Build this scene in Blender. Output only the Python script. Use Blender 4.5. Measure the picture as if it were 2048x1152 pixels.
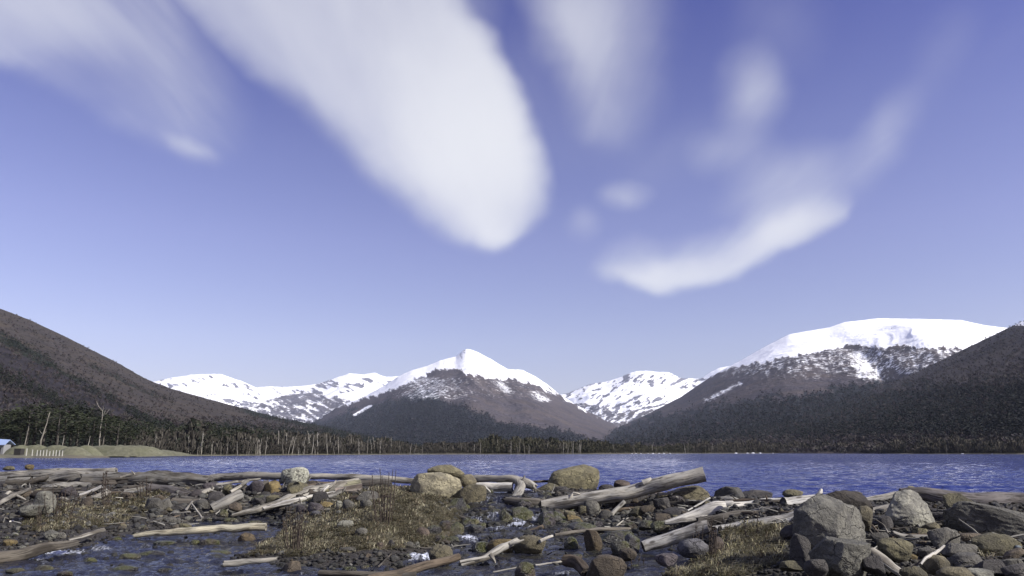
import bpy, bmesh, math, random
import numpy as np
from mathutils import Vector

for o in list(bpy.data.objects):
    bpy.data.objects.remove(o, do_unlink=True)
scene = bpy.context.scene
COL = scene.collection

# ---------------------------------------------------------------- camera
F = 1500.0            # focal length in photo pixels (photo 2048 x 1152)
HOR = 904.0           # row of the horizon
EYE = 1.2             # eye height above the lake
PITCH = math.atan((HOR - 576.0) / F)
cam_d = bpy.data.cameras.new('camera')
cam_d.sensor_width = 36.0
cam_d.lens = 36.0 * F / 2048.0
cam_d.clip_start = 0.1
cam_d.clip_end = 60000.0
cam = bpy.data.objects.new('camera', cam_d)
COL.objects.link(cam)
cam.location = (0, 0, EYE)
cam.rotation_euler = (math.pi / 2 + PITCH, 0, 0)
scene.camera = cam

# ---------------------------------------------------------------- sun and exposure
SUN_DIR = Vector((0.76, -0.30, 0.57)).normalized()      # towards the sun
SUN_EL = math.asin(SUN_DIR.z)
SUN_ROT = math.atan2(SUN_DIR.x, SUN_DIR.y)
sun_d = bpy.data.lights.new('sun', 'SUN')
sun_d.energy = 5.0
sun_d.angle = math.radians(0.53)
sun_d.color = (1.0, 0.96, 0.90)
sun = bpy.data.objects.new('sun', sun_d)
COL.objects.link(sun)
sun.rotation_euler = SUN_DIR.to_track_quat('Z', 'Y').to_euler()

scene.view_settings.view_transform = 'Standard'
scene.view_settings.look = 'None'
scene.view_settings.exposure = 0.6
scene.view_settings.gamma = 1.0
scene.view_settings.use_curve_mapping = False
scene.cycles.use_denoising = True
scene.cycles.max_bounces = 6
scene.cycles.diffuse_bounces = 2
scene.cycles.glossy_bounces = 3
scene.cycles.transparent_max_bounces = 6
scene.cycles.volume_bounces = 0


def ab(px, py):
    """world slopes X/Y and (Z-eye)/Y of a photo pixel's ray"""
    u = (px - 1024.0) / F
    v = (576.0 - py) / F
    dy = math.cos(PITCH) - v * math.sin(PITCH)
    dz = math.sin(PITCH) + v * math.cos(PITCH)
    return u / dy, dz / dy


def at(px, py, Y):
    a, b = ab(px, py)
    return Vector((a * Y, Y, EYE + b * Y))


# ---------------------------------------------------------------- node helper
class G:
    """tiny expression builder for shader node trees"""
    def __init__(self, nt):
        self.nt = nt

    def node(self, kind, **kw):
        n = self.nt.nodes.new(kind)
        for k, v in kw.items():
            setattr(n, k, v)
        return n

    def plug(self, sock, v):
        if hasattr(v, 'is_output'):
            self.nt.links.new(v, sock)
        else:
            sock.default_value = v

    def m(self, op, a, b=0.0, c=None, clamp=False):
        n = self.node('ShaderNodeMath', operation=op, use_clamp=clamp)
        self.plug(n.inputs[0], a)
        self.plug(n.inputs[1], b)
        if c is not None:
            self.plug(n.inputs[2], c)
        return n.outputs[0]

    def add(self, a, b): return self.m('ADD', a, b)
    def sub(self, a, b): return self.m('SUBTRACT', a, b)
    def mul(self, a, b): return self.m('MULTIPLY', a, b)
    def div(self, a, b): return self.m('DIVIDE', a, b)
    def mx(self, a, b): return self.m('MAXIMUM', a, b)

    def step(self, x, lo, hi, t0=0.0, t1=1.0):
        n = self.node('ShaderNodeMapRange', interpolation_type='SMOOTHSTEP')
        self.plug(n.inputs[0], x)
        self.plug(n.inputs[1], lo)
        self.plug(n.inputs[2], hi)
        self.plug(n.inputs[3], t0)
        self.plug(n.inputs[4], t1)
        return n.outputs[0]

    def curve(self, x, pts):
        """piecewise smooth curve through (x, y) points, any range"""
        xs = [p[0] for p in pts]; ys = [p[1] for p in pts]
        x0, x1, y0, y1 = min(xs), max(xs), min(ys), max(ys)
        if y1 - y0 < 1e-9:
            y1 = y0 + 1.0
        n = self.node('ShaderNodeFloatCurve')
        c = n.mapping.curves[0]
        while len(c.points) > 2:
            c.points.remove(c.points[-1])
        P = sorted(((p[0] - x0) / (x1 - x0), (p[1] - y0) / (y1 - y0)) for p in pts)
        c.points[0].location = P[0]
        c.points[-1].location = P[-1]
        for p in P[1:-1]:
            c.points.new(*p)
        n.mapping.update()
        t = self.m('DIVIDE', self.sub(x, x0), x1 - x0, clamp=True)
        self.plug(n.inputs['Value'], t)
        return self.add(self.mul(n.outputs[0], y1 - y0), y0)

    def noise(self, vec, scale, detail=4.0, rough=0.55, dist=0.0, out=0, dims='3D'):
        n = self.node('ShaderNodeTexNoise', noise_dimensions=dims)
        if vec is not None:
            self.plug(n.inputs['Vector'], vec)
        n.inputs['Scale'].default_value = scale
        n.inputs['Detail'].default_value = detail
        n.inputs['Roughness'].default_value = rough
        n.inputs['Distortion'].default_value = dist
        return n.outputs[out]

    def vec(self, x, y, z):
        n = self.node('ShaderNodeCombineXYZ')
        for i, v in enumerate((x, y, z)):
            self.plug(n.inputs[i], v)
        return n.outputs[0]

    def vmul(self, v, k):
        n = self.node('ShaderNodeVectorMath', operation='MULTIPLY')
        self.plug(n.inputs[0], v)
        self.plug(n.inputs[1], k)
        return n.outputs[0]

    def vadd(self, v, k):
        n = self.node('ShaderNodeVectorMath', operation='ADD')
        self.plug(n.inputs[0], v)
        self.plug(n.inputs[1], k)
        return n.outputs[0]

    def mix(self, fac, a, b, blend='MIX'):
        n = self.node('ShaderNodeMix', data_type='RGBA', blend_type=blend)
        self.plug(n.inputs[0], fac)
        self.plug(n.inputs[6], a if hasattr(a, 'is_output') else (tuple(a) + (1.0,))[:4])
        self.plug(n.inputs[7], b if hasattr(b, 'is_output') else (tuple(b) + (1.0,))[:4])
        return n.outputs[2]

    def ramp(self, fac, stops):
        n = self.node('ShaderNodeValToRGB')
        e = n.color_ramp.elements
        while len(e) < len(stops):
            e.new(0.5)
        for i, (p, c) in enumerate(stops):
            e[i].position = p
            e[i].color = (tuple(c) + (1.0,))[:4] if not isinstance(c, float) else (c, c, c, 1.0)
        self.plug(n.inputs[0], fac)
        return n.outputs[0]


# ---------------------------------------------------------------- sky
world = bpy.data.worlds.new('World')
scene.world = world
world.use_nodes = True
nt = world.node_tree
nt.nodes.clear()
g = G(nt)
sky = g.node('ShaderNodeTexSky', sky_type='NISHITA', sun_disc=False)
sky.sun_elevation = SUN_EL
sky.sun_rotation = SUN_ROT
sky.altitude = 200.0
sky.air_density = 1.0
sky.dust_density = 0.4
sky.ozone_density = 1.6
tc = g.node('ShaderNodeTexCoord')
sep = g.node('ShaderNodeSeparateXYZ')
nt.links.new(tc.outputs['Generated'], sep.inputs[0])
dx, dy, dz = sep.outputs
ay = g.mx(g.m('ABSOLUTE', dy), 0.02)
A = g.div(dx, ay)                # slopes of the view ray, the same clouds behind as ahead
B = g.div(dz, ay)
# in units of 100 photo pixels along and above the horizon
W1 = g.noise(g.vec(A, B, 0.0), 3.0, 1.0, 0.5, out=1)
W2 = g.noise(g.vec(A, B, 3.3), 11.0, 2.0, 0.55, out=1)
ws = g.node('ShaderNodeSeparateXYZ'); nt.links.new(W1, ws.inputs[0])
ws2 = g.node('ShaderNodeSeparateXYZ'); nt.links.new(W2, ws2.inputs[0])
def warp(c, k):
    return g.add(g.mul(g.sub(ws.outputs[k], 0.5), 0.70), g.mul(g.sub(ws2.outputs[k], 0.5), 0.50))
S = 1500.0 / 100.0
AA = g.add(g.mul(A, S), warp(A, 0))
BB = g.add(g.mul(B, S), warp(B, 1))

def q(px, py):
    a, b = ab(px, py)
    return a * S, b * S

def by_rows(rows, softL, softR, soft_end=0.35):
    """a cloud bounded left and right, given row by row as (py, left px, right px)"""
    L = []; R = []
    for py, l, r in rows:
        la, lb = q(l, py); ra, rb = q(r, py)
        L.append((lb, la)); R.append((rb, ra))
    l = g.curve(BB, L); r = g.curve(BB, R)
    lo = min(p[0] for p in L)
    d = g.mul(g.step(g.sub(AA, l), -softL * 0.3, softL), g.step(g.sub(r, AA), -softR * 0.3, softR))
    return g.mul(d, g.step(BB, lo - 0.1, lo + soft_end))

def by_cols(cols, softT, softB):
    T = []; Bm = []
    for px, t, b in cols:
        ta, tb = q(px, t); ba, bb = q(px, b)
        T.append((ta, tb)); Bm.append((ba, bb))
    t = g.curve(AA, T); b = g.curve(AA, Bm)
    x0 = min(p[0] for p in T); x1 = max(p[0] for p in T)
    d = g.mul(g.step(g.sub(t, BB), -softT * 0.3, softT), g.step(g.sub(BB, b), -softB * 0.3, softB))
    return g.mul(d, g.mul(g.step(AA, x0, x0 + 0.5), g.step(AA, x1, x1 - 0.4)))

def blob(px, py, rx, ry, ang=0.0, inner=0.0):
    ca, cb = q(px, py)
    co, si = math.cos(ang), math.sin(ang)
    x = g.sub(AA, ca); y = g.sub(BB, cb)
    xr = g.div(g.add(g.mul(x, co), g.mul(y, si)), rx / 100.0)
    yr = g.div(g.sub(g.mul(y, co), g.mul(x, si)), ry / 100.0)
    r = g.m('SQRT', g.add(g.mul(xr, xr), g.mul(yr, yr)))
    return g.step(r, 1.0, inner)

# wind-drawn fibres: fine along the wind (towards the horizon ahead), coarse across it
zz = g.mx(dz, 0.03)
pu = g.div(dx, zz); pv = g.div(dy, zz)
fib = g.noise(g.vec(g.mul(pu, 2.6), g.mul(pv, 0.55), 1.7), 1.6, 3.0, 0.55, 0.4)
fib2 = g.noise(g.vec(g.mul(pu, 1.0), g.mul(pv, 0.35), 7.7), 1.0, 2.0, 0.5, 0.3)

c1 = by_rows([(-420, -330, 700), (-150, 170, 860), (0, 325, 935), (100, 420, 1010), (200, 545, 1062), (300, 672, 1092),
              (400, 785, 1098), (450, 842, 1078), (485, 896, 1046), (512, 945, 1006)], 1.25, 0.65, 0.45)
c1 = g.mul(c1, g.add(0.57, g.add(g.mul(blob(960, 300, 330, 420, 0.0), 0.62), g.mul(g.sub(fib, 0.5), 0.35))))
c1b = g.mul(blob(880, 40, 180, 260, -0.3), 0.22)
c2 = by_rows([(-420, -1500, 120), (-150, -900, 330), (0, -420, 420), (110, -120, 440), (160, 40, 455), (220, 165, 462),
              (290, 300, 468), (330, 385, 470), (350, 430, 474)], 1.6, 1.7, 0.5)
c2 = g.mul(c2, g.add(0.30, g.add(g.mul(blob(60, 20, 330, 150, -0.35), 0.50),
                                 g.add(g.mul(blob(388, 316, 110, 38, -0.55), 0.85), g.mul(g.sub(fib, 0.5), 0.5)))))
c3 = by_rows([(-300, 900, 1300), (-100, 990, 1330), (0, 1035, 1345), (100, 1080, 1335), (200, 1130, 1315), (290, 1180, 1270), (335, 1215, 1240)],
             1.1, 1.5, 0.8)
c3 = g.mul(c3, g.add(0.34, g.mul(blob(1150, 60, 120, 170), 0.22)))
c4 = g.add(g.mul(blob(1492, 178, 105, 150, -0.15), 0.33), g.mul(blob(1550, 40, 150, 190, -0.3), 0.09))
c5 = by_cols([(1165, 540, 556), (1200, 512, 562), (1250, 492, 566), (1300, 488, 578), (1350, 498, 590), (1400, 488, 583),
              (1450, 462, 568), (1500, 428, 548), (1560, 402, 522), (1620, 388, 492), (1670, 388, 455), (1715, 398, 412)], 0.95, 0.30)
c5 = g.mul(c5, g.add(0.60, g.add(g.mul(blob(1590, 450, 130, 60, 0.45), 0.42), g.mul(blob(1340, 545, 150, 45, 0.1), 0.36))))
c6 = g.add(g.mul(blob(1770, 270, 75, 210, -0.62), 0.20), g.mul(blob(1890, 90, 90, 200, -0.5), 0.06))
c6 = g.add(c6, g.mul(blob(1580, 370, 210, 100, 0.35), 0.27))
c6 = g.add(c6, g.add(g.mul(blob(1255, 395, 80, 52), 0.22), g.mul(blob(1168, 448, 55, 55), 0.14)))
c6 = g.add(c6, g.mul(blob(1450, 300, 150, 90), 0.16))
veil = g.mul(g.step(fib2, 0.55, 0.85), g.mul(g.step(dz, 0.12, 0.5), 0.18))
cl = g.mx(g.mx(g.mx(c1, c2), g.mx(c3, c5)), c4)
cl = g.add(cl, g.mul(g.sub(1.0, cl), g.mx(g.mx(c6, c1b), veil)))
# thin the cloud into drawn-out fibres, most of all where it is faint
fib3 = g.noise(g.vec(g.mul(pu, 5.5), g.mul(pv, 0.9), 4.4), 2.2, 3.0, 0.6, 0.5)
tex = g.add(g.mul(g.sub(fib, 0.5), 0.75), g.mul(g.sub(fib3, 0.5), 0.55))
cl = g.mul(cl, g.add(1.0, g.mul(tex, g.mul(g.sub(1.12, cl), 0.95))))
cl = g.mul(g.sub(1.0, g.m('POWER', 2.718, g.mul(g.mx(cl, 0.0), -1.5))), 1.06)
cl = g.mul(cl, g.add(1.0, g.mul(g.mx(g.sub(0.50, cl), 0.0), -0.6)))

hsv = g.node('ShaderNodeMix', data_type='RGBA', blend_type='MULTIPLY')
hsv.inputs[0].default_value = 1.0
nt.links.new(sky.outputs[0], hsv.inputs[6])
SKY_TINT = (1.22, 0.90, 1.16, 1.0)
grade = g.ramp(g.mx(dz, 0.0), [(0.0, (0.58, 0.68, 0.70)), (0.06, (0.84, 0.94, 0.86)), (0.14, (1.00, 1.06, 0.96)), (0.27, (1.03, 1.03, 1.02)), (0.38, (0.91, 0.92, 1.00)), (0.54, (0.56, 0.60, 0.92)), (0.78, (0.52, 0.58, 0.88))])
tint = g.mix(1.0, SKY_TINT[:3], grade, 'MULTIPLY')
nt.links.new(tint, hsv.inputs[7])
SKY_STR = 0.079
CLOUD = (6.3, 6.45, 7.1)
ccol = g.mix(g.step(fib2, 0.35, 0.65), (5.9, 6.05, 6.9), (7.6, 7.7, 8.0))
col = g.mix(cl, hsv.outputs[2], ccol)
bg = g.node('ShaderNodeBackground')
nt.links.new(col, bg.inputs[0])
bg.inputs[1].default_value = SKY_STR
out = g.node('ShaderNodeOutputWorld')
nt.links.new(bg.outputs[0], out.inputs[0])
world.cycles.sampling_method = 'MANUAL'
world.cycles.sample_map_resolution = 512

# ================================================================ helpers
SEED = 7
def rs(k):
    return np.random.RandomState(SEED * 1000 + k)

_perm = rs(1).permutation(256)
_perm = np.concatenate([_perm, _perm, _perm])
_grad = rs(2).normal(size=(256, 3))
_grad /= np.linalg.norm(_grad, axis=1)[:, None]

def pn(x, y, z):
    """gradient noise, about -0.7 .. 0.7"""
    x, y, z = np.broadcast_arrays(np.asarray(x, float), np.asarray(y, float), np.asarray(z, float))
    xi = np.floor(x).astype(int); yi = np.floor(y).astype(int); zi = np.floor(z).astype(int)
    xf = x - xi; yf = y - yi; zf = z - zi
    u = xf * xf * xf * (xf * (xf * 6 - 15) + 10)
    v = yf * yf * yf * (yf * (yf * 6 - 15) + 10)
    w = zf * zf * zf * (zf * (zf * 6 - 15) + 10)
    X = xi & 255; Y = yi & 255; Z = zi & 255
    def gr(dx, dy, dz):
        h = _perm[_perm[_perm[(X + dx) & 255] + ((Y + dy) & 255)] + ((Z + dz) & 255)]
        gv = _grad[h]
        return gv[..., 0] * (xf - dx) + gv[..., 1] * (yf - dy) + gv[..., 2] * (zf - dz)
    def lerp(a, b, t): return a + t * (b - a)
    return lerp(lerp(lerp(gr(0, 0, 0), gr(1, 0, 0), u), lerp(gr(0, 1, 0), gr(1, 1, 0), u), v),
                lerp(lerp(gr(0, 0, 1), gr(1, 0, 1), u), lerp(gr(0, 1, 1), gr(1, 1, 1), u), v), w)

def fbm(x, y, z, octv=4, gain=0.5, lac=2.03, ridged=False):
    t = 0.0; amp = 1.0; n = 0.0
    for k in range(octv):
        v = pn(x * lac ** k + 11.3 * k, y * lac ** k - 7.1 * k, z * lac ** k + 3.7 * k)
        if ridged:
            v = 0.5 - np.abs(v) * 1.6
        t = t + amp * v; n += amp; amp *= gain
    return t / n

def sstep(x, lo, hi):
    t = np.clip((x - lo) / (hi - lo), 0, 1)
    return t * t * (3 - 2 * t)

def mesh_from(name, V, faces, mat=None, smooth=True, attrs=None):
    """V n x 3, faces m x 3 or m x 4 numpy"""
    me = bpy.data.meshes.new(name)
    V = np.asarray(V, dtype=np.float32); faces = np.asarray(faces, dtype=np.int32)
    k = faces.shape[1]
    me.vertices.add(len(V)); me.vertices.foreach_set('co', V.ravel())
    me.loops.add(faces.size); me.loops.foreach_set('vertex_index', faces.ravel())
    me.polygons.add(len(faces))
    me.polygons.foreach_set('loop_start', np.arange(0, faces.size, k, dtype=np.int32))
    me.polygons.foreach_set('loop_total', np.full(len(faces), k, dtype=np.int32))
    me.polygons.foreach_set('use_smooth', np.full(len(faces), smooth, dtype=bool))
    for an, arr in (attrs or {}).items():
        arr = np.asarray(arr, dtype=np.float32)
        if arr.ndim == 1:
            at_ = me.attributes.new(an, 'FLOAT', 'POINT'); at_.data.foreach_set('value', arr)
        elif arr.shape[1] == 3:
            at_ = me.attributes.new(an, 'FLOAT_VECTOR', 'POINT'); at_.data.foreach_set('vector', arr.ravel())
        else:
            at_ = me.attributes.new(an, 'FLOAT_COLOR', 'POINT'); at_.data.foreach_set('color', arr.ravel())
    me.update(calc_edges=True)
    me.validate()
    if mat is not None:
        me.materials.append(mat)
    return me

def obj(name, me, parent=None, loc=None, label=None, cat=None, group=None, kind=None, color=None):
    o = bpy.data.objects.new(name, me)
    COL.objects.link(o)
    if parent is not None:
        o.parent = parent
    if loc is not None:
        o.location = loc
    if label: o['label'] = label
    if cat: o['category'] = cat
    if group: o['group'] = group
    if kind: o['kind'] = kind
    if color is not None: o.color = (tuple(color) + (0.0,))[:4]
    return o

def grid_faces(nr, nc):
    i = np.arange(nr - 1)[:, None] * nc + np.arange(nc - 1)[None, :]
    i = i.ravel()
    return np.stack([i, i + 1, i + nc + 1, i + nc], 1)

def new_mat(name):
    m = bpy.data.materials.new(name)
    m.use_nodes = True
    m.node_tree.nodes.clear()
    gg = G(m.node_tree)
    bs = gg.node('ShaderNodeBsdfPrincipled')
    o = gg.node('ShaderNodeOutputMaterial')
    m.node_tree.links.new(bs.outputs[0], o.inputs[0])
    return m, gg, bs

def attr(gg, name, out='Fac'):
    n = gg.node('ShaderNodeAttribute', attribute_name=name)
    return n.outputs[out]

def position(gg):
    return gg.node('ShaderNodeNewGeometry').outputs['Position']

def objcoord(gg):
    return gg.node('ShaderNodeTexCoord').outputs['Object']

def bump(gg, bs, h, strength, dist):
    n = gg.node('ShaderNodeBump')
    n.inputs['Strength'].default_value = strength
    n.inputs['Distance'].default_value = dist
    gg.plug(n.inputs['Height'], h)
    gg.plug(bs.inputs['Normal'], n.outputs[0])

def sepc(gg, c):
    n = gg.node('ShaderNodeSeparateColor')
    gg.plug(n.inputs[0], c)
    return n.outputs

# ================================================================ mountains
# land cover, read from the 'cover' attribute: red snow, green evergreen wood, blue bare rock (left hillside: shade put into the wood colour)
def mountain_material(name, wood, ever, rock, tree):
    m, gg, bs = new_mat(name)
    P = position(gg)
    wood, ever, rock = [tuple(k * 0.72 for k in q_) for q_ in (wood, ever, rock)]
    c = sepc(gg, attr(gg, 'cover', 'Color'))
    n1 = gg.noise(P, 1.0 / tree, 3.0, 0.65)
    n2 = gg.noise(P, 1.0 / (tree * 9.0), 4.0, 0.6)
    n3 = gg.noise(P, 1.0 / (tree * 4.0), 5.0, 0.62)
    ground = gg.mix(gg.step(n1, 0.32, 0.70), tuple(k * 0.55 for k in wood), tuple(k * 1.45 for k in wood))
    n4 = gg.noise(gg.vmul(P, (1.0, 0.35, 0.35)), 1.0 / (tree * 5.0), 4.0, 0.6, 0.8)
    ground = gg.mix(gg.mul(gg.step(n2, 0.35, 0.7), 0.7), ground, tuple(k * j for k, j in zip(wood, (1.45, 1.32, 1.02))))
    ground = gg.mix(gg.mul(gg.step(n4, 0.48, 0.68), 0.6), ground, tuple(k * 0.55 for k in wood))
    eg = gg.mix(gg.step(n1, 0.35, 0.68), tuple(k * 0.5 for k in ever), tuple(k * 1.6 for k in ever))
    e = gg.step(gg.add(c[1], gg.mul(gg.sub(n3, 0.5), 0.9)), 0.40, 0.60)
    ground = gg.mix(e, ground, eg)
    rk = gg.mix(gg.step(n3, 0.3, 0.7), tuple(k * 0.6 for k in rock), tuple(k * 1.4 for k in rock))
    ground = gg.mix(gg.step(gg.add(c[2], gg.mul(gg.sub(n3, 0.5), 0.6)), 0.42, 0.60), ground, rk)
    sn = gg.add(gg.add(c[0], gg.mul(gg.sub(n3, 0.5), 0.45)), gg.mul(gg.sub(n1, 0.5), 0.85))
    s = gg.step(sn, 0.40, 0.64)
    col_ = gg.mix(s, ground, (0.92, 0.925, 0.94))
    gg.plug(bs.inputs['Base Color'], col_)
    bs.inputs['Roughness'].default_value = 0.95
    bs.inputs['Specular IOR Level'].default_value = 0.1
    h = gg.add(gg.mul(n1, gg.sub(1.0, gg.mul(s, 0.9))), gg.mul(n3, 1.2))
    bump(gg, bs, h, 0.6, tree * 0.8)
    return m

def interp_px(px, pts):
    xs = [p[0] for p in pts]; ys = [p[1] for p in pts]
    return np.interp(px, xs, ys)

def build_mountain(name, label, ridge, d_ridge, d_base, mat, cover, ncol=420, nrow=130, back=14, power=1.25,
                   rough=0.16, scale=1.0, jag=1.2, z_base=0.0, seed=0, spur=None):
    """ridge: skyline as photo pixels; d_ridge, d_base: (px, metres) lists of the depth of crest and foot"""
    A_, B_ = [], []
    for px, py in ridge:
        a, b = ab(px, py); A_.append(a); B_.append(b)
    a0, a1 = A_[0], A_[-1]
    a = np.linspace(a0, a1, ncol)
    pxs = np.interp(a, A_, [p[0] for p in ridge])
    b = np.interp(a, A_, B_)
    # smooth a little, then make the skyline slightly uneven
    kern = np.exp(-0.5 * (np.arange(-24, 25) / 5.0) ** 2); kern /= kern.sum()
    b_s = np.convolve(np.pad(b, 24, mode='edge'), kern, mode='valid')
    b = b + jag / F * (fbm(pxs / 14.0, seed, 0.3, 4, 0.6) * 3.0)
    dr = interp_px(pxs, d_ridge); db = interp_px(pxs, d_base)
    zr = EYE + b * dr
    zs = EYE + b_s * dr
    t = np.linspace(0, 1, nrow) ** 1.0
    T = t[:, None] + 0 * a[None, :]
    Yf = db[None, :] + (dr - db)[None, :] * T
    prof = T ** power
    Zf = z_base + (zs - z_base)[None, :] * prof + (zr - zs)[None, :] * np.clip((T - 0.86) / 0.14, 0, 1) ** 2
    X = a[None, :] * Yf
    w = np.sin(np.pi * np.clip(T, 0, 1) ** 1.3) ** 0.7 * (1 - T ** 12)
    amp = rough * np.maximum(zr, 10.0)[None, :]
    L = 420.0 * scale
    warp_ = fbm(X / (L * 1.3), Yf / (L * 1.3), seed + 9.0, 2) * 0.8
    ridg = fbm(X / L + warp_, Yf / (L * 1.7) + warp_, seed, 5, 0.52, ridged=True)
    if spur is not None:
        ridg = ridg + spur(pxs[None, :] + 0 * T, T)
    Zf = Zf + amp * w * ridg
    # back slope
    tb = np.linspace(0, 1, back + 1)[1:]
    Yb = dr[None, :] * (1 + 0.5 * tb[:, None])
    Zb = zr[None, :] * (1 - 0.9 * tb[:, None] ** 0.8)
    V = np.concatenate([np.stack([X, Yf, Zf], 2).reshape(-1, 3),
                        np.stack([a[None, :] * Yb, Yb, Zb], 2).reshape(-1, 3)])
    # where each point shows in the photograph, used to lay out snow and woods over the slope
    Bv = (Zf - EYE) / Yf
    tan = math.tan(PITCH)
    vv = (Bv - tan) / (1 + Bv * tan)
    PY = 576.0 - vv * F
    PX = pxs[None, :] + 0 * T
    cv = np.zeros((nrow, ncol, 4)); cv[..., 3] = 1
    s, e, r = cover(PX, PY, T, ridg)
    cv[..., 0] = s; cv[..., 1] = e; cv[..., 2] = r
    cvb = np.repeat(cv[-1:, :, :], back, axis=0)
    C = np.concatenate([cv.reshape(-1, 4), cvb.reshape(-1, 4)])
    me = mesh_from(name, V, grid_faces(nrow + back, ncol), mat, True, {'cover': C})
    o = obj(name, me, label=label, kind='structure')
    return dict(X=X, Y=Yf, Z=Zf, PX=PX, PY=PY, T=T, cov=cv, obj=o)

M_left = mountain_material('bare_wood_slope', (0.056, 0.049, 0.047), (0.022, 0.026, 0.019), (0.030, 0.026, 0.030), 6.0)  # last colour is no rock: wood darkened for the hillside's painted shade
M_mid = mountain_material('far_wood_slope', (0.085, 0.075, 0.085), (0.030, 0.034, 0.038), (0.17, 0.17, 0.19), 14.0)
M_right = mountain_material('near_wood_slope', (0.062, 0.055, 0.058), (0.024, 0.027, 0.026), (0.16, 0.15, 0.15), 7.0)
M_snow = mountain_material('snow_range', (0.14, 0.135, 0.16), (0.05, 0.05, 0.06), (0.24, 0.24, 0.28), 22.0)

def zero(x): return np.zeros_like(x)

# far snowy ranges --------------------------------------------------
def cov_far_left(PX, PY, T, R):
    n = fbm(PX / 22.0, PY / 9.0, 1.0, 4, 0.6)
    n2 = fbm((PX * 0.9 + PY * 0.42) / 24.0, (PY * 0.9 - PX * 0.42) / 7.0, 4.0, 4, 0.62) + 0.55 * (R - np.median(R))
    low = interp_px(PX, [(280, 830), (480, 815), (520, 806), (560, 792), (620, 786), (660, 790), (700, 800), (760, 820), (840, 830)])
    s = 0.95 - 0.85 * sstep(PY - low + 10 * n, -6, 6) - 0.80 * sstep(n2, -0.03, 0.17) * sstep(PY, 742, 750) * sstep(fbm(PX / 60.0, PY / 20.0, 2.2, 2), -0.12, 0.08)
    s = np.where(PY > low, np.maximum(s, 0.36 + 1.5 * n2), s)
    return s, zero(PX), sstep(n2, 0.0, 0.2) * (PY < low)
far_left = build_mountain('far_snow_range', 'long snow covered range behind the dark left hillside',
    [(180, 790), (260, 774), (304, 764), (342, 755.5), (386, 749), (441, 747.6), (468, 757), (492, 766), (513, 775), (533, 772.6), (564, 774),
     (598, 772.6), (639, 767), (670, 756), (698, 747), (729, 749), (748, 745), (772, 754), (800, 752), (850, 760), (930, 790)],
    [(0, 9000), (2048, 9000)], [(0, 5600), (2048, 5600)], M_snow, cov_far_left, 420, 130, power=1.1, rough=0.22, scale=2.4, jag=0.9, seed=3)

def cov_far_right(PX, PY, T, R):
    n = fbm(PX / 20.0, PY / 9.0, 6.0, 4, 0.6)
    n2 = fbm((PX * 0.9 - PY * 0.42) / 20.0, (PY * 0.9 + PX * 0.42) / 7.0, 8.0, 4, 0.62) + 0.55 * (R - np.median(R))
    low = interp_px(PX, [(1080, 800), (1150, 806), (1200, 815), (1230, 826), (1290, 818), (1340, 806), (1380, 812), (1480, 800)])
    s = 0.95 - 0.85 * sstep(PY - low + 12 * n, -6, 6) - 0.80 * sstep(n2, -0.03, 0.17) * sstep(PY, 742, 752)
    s = np.where(PY > low, np.maximum(s, 0.38 + 1.5 * n2), s)
    return s, zero(PX), sstep(n2, 0.0, 0.2) * (PY < low)
far_right = build_mountain('far_snow_peak', 'snowy broad topped mountain seen through the gap beyond the valley',
    [(1020, 830), (1085, 800), (1120, 789), (1139, 785), (1178, 769), (1225, 760), (1255, 748), (1272, 742), (1295, 742), (1338, 745), (1362, 756), (1400, 758),
     (1425, 742), (1440, 735), (1470, 730), (1540, 760)],
    [(0, 8200), (2048, 8200)], [(0, 5200), (2048, 5200)], M_snow, cov_far_right, 360, 130, power=1.1, rough=0.22, scale=2.2, jag=0.9, seed=5)

# central peak -------------------------------------------------------
def cov_mid(PX, PY, T, R):
    n = fbm(PX / 26.0, PY / 14.0, 2.0, 4, 0.6)
    n2 = fbm((PX * 0.9 - PY * 0.7) / 10.0, (PY * 0.9 + PX * 0.5) / 26.0, 4.0, 4, 0.6)
    line = interp_px(PX, [(560, 845), (631, 838), (678, 812), (717, 802), (787, 779), (834, 756), (869, 741), (905, 737), (944, 749), (975, 757), (1030, 757),
                          (1069, 768), (1100, 781), (1120, 792), (1160, 815), (1240, 850)])
    s = sstep(line - PY + 24 * n2, -10, 9)
    rocky = sstep(n2, -0.04, 0.06) * np.exp(-((PX - 916 - (725 - PY) * 0.5) / 12.0) ** 2) * sstep(PY, 728, 720) * 0.55
    s = s - 0.8 * rocky
    dust = np.exp(-(((PX - 860) / 120.0) ** 2)) * sstep(PY, 742, 760) * sstep(PY, 825, 790) * 0.47
    dust = np.maximum(dust, 0.33 * sstep(PY, 742, 755) * sstep(PY, 830, 780))
    dust = np.maximum(dust, 0.50 * np.exp(-((PX - 990 - (PY - 760) * 1.1) / 22.0) ** 2) * sstep(PY, 752, 765) * sstep(PY, 800, 782))
    dust = np.maximum(dust, 0.50 * np.exp(-((PX - 1075 - (PY - 790) * 1.1) / 30.0) ** 2) * sstep(PY, 770, 785) * sstep(PY, 815, 798))
    dust = np.maximum(dust, 1.0 * np.exp(-((PX - 728 + (PY - 820) * 1.6) / 7.0) ** 2) * sstep(PY, 808, 812) * sstep(PY, 836, 828))
    s = np.maximum(s, dust + 0.25 * n2 * (dust > 0.05))
    top = interp_px(PX, [(560, 852), (640, 842), (700, 822), (760, 806), (800, 796), (835, 778), (862, 772), (885, 800), (930, 812), (985, 838), (1040, 852),
                         (1120, 860), (1160, 872), (1200, 890)])
    e = sstep(PY - top + 30 * n, -10, 14)
    return s, e, zero(PX)
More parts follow.
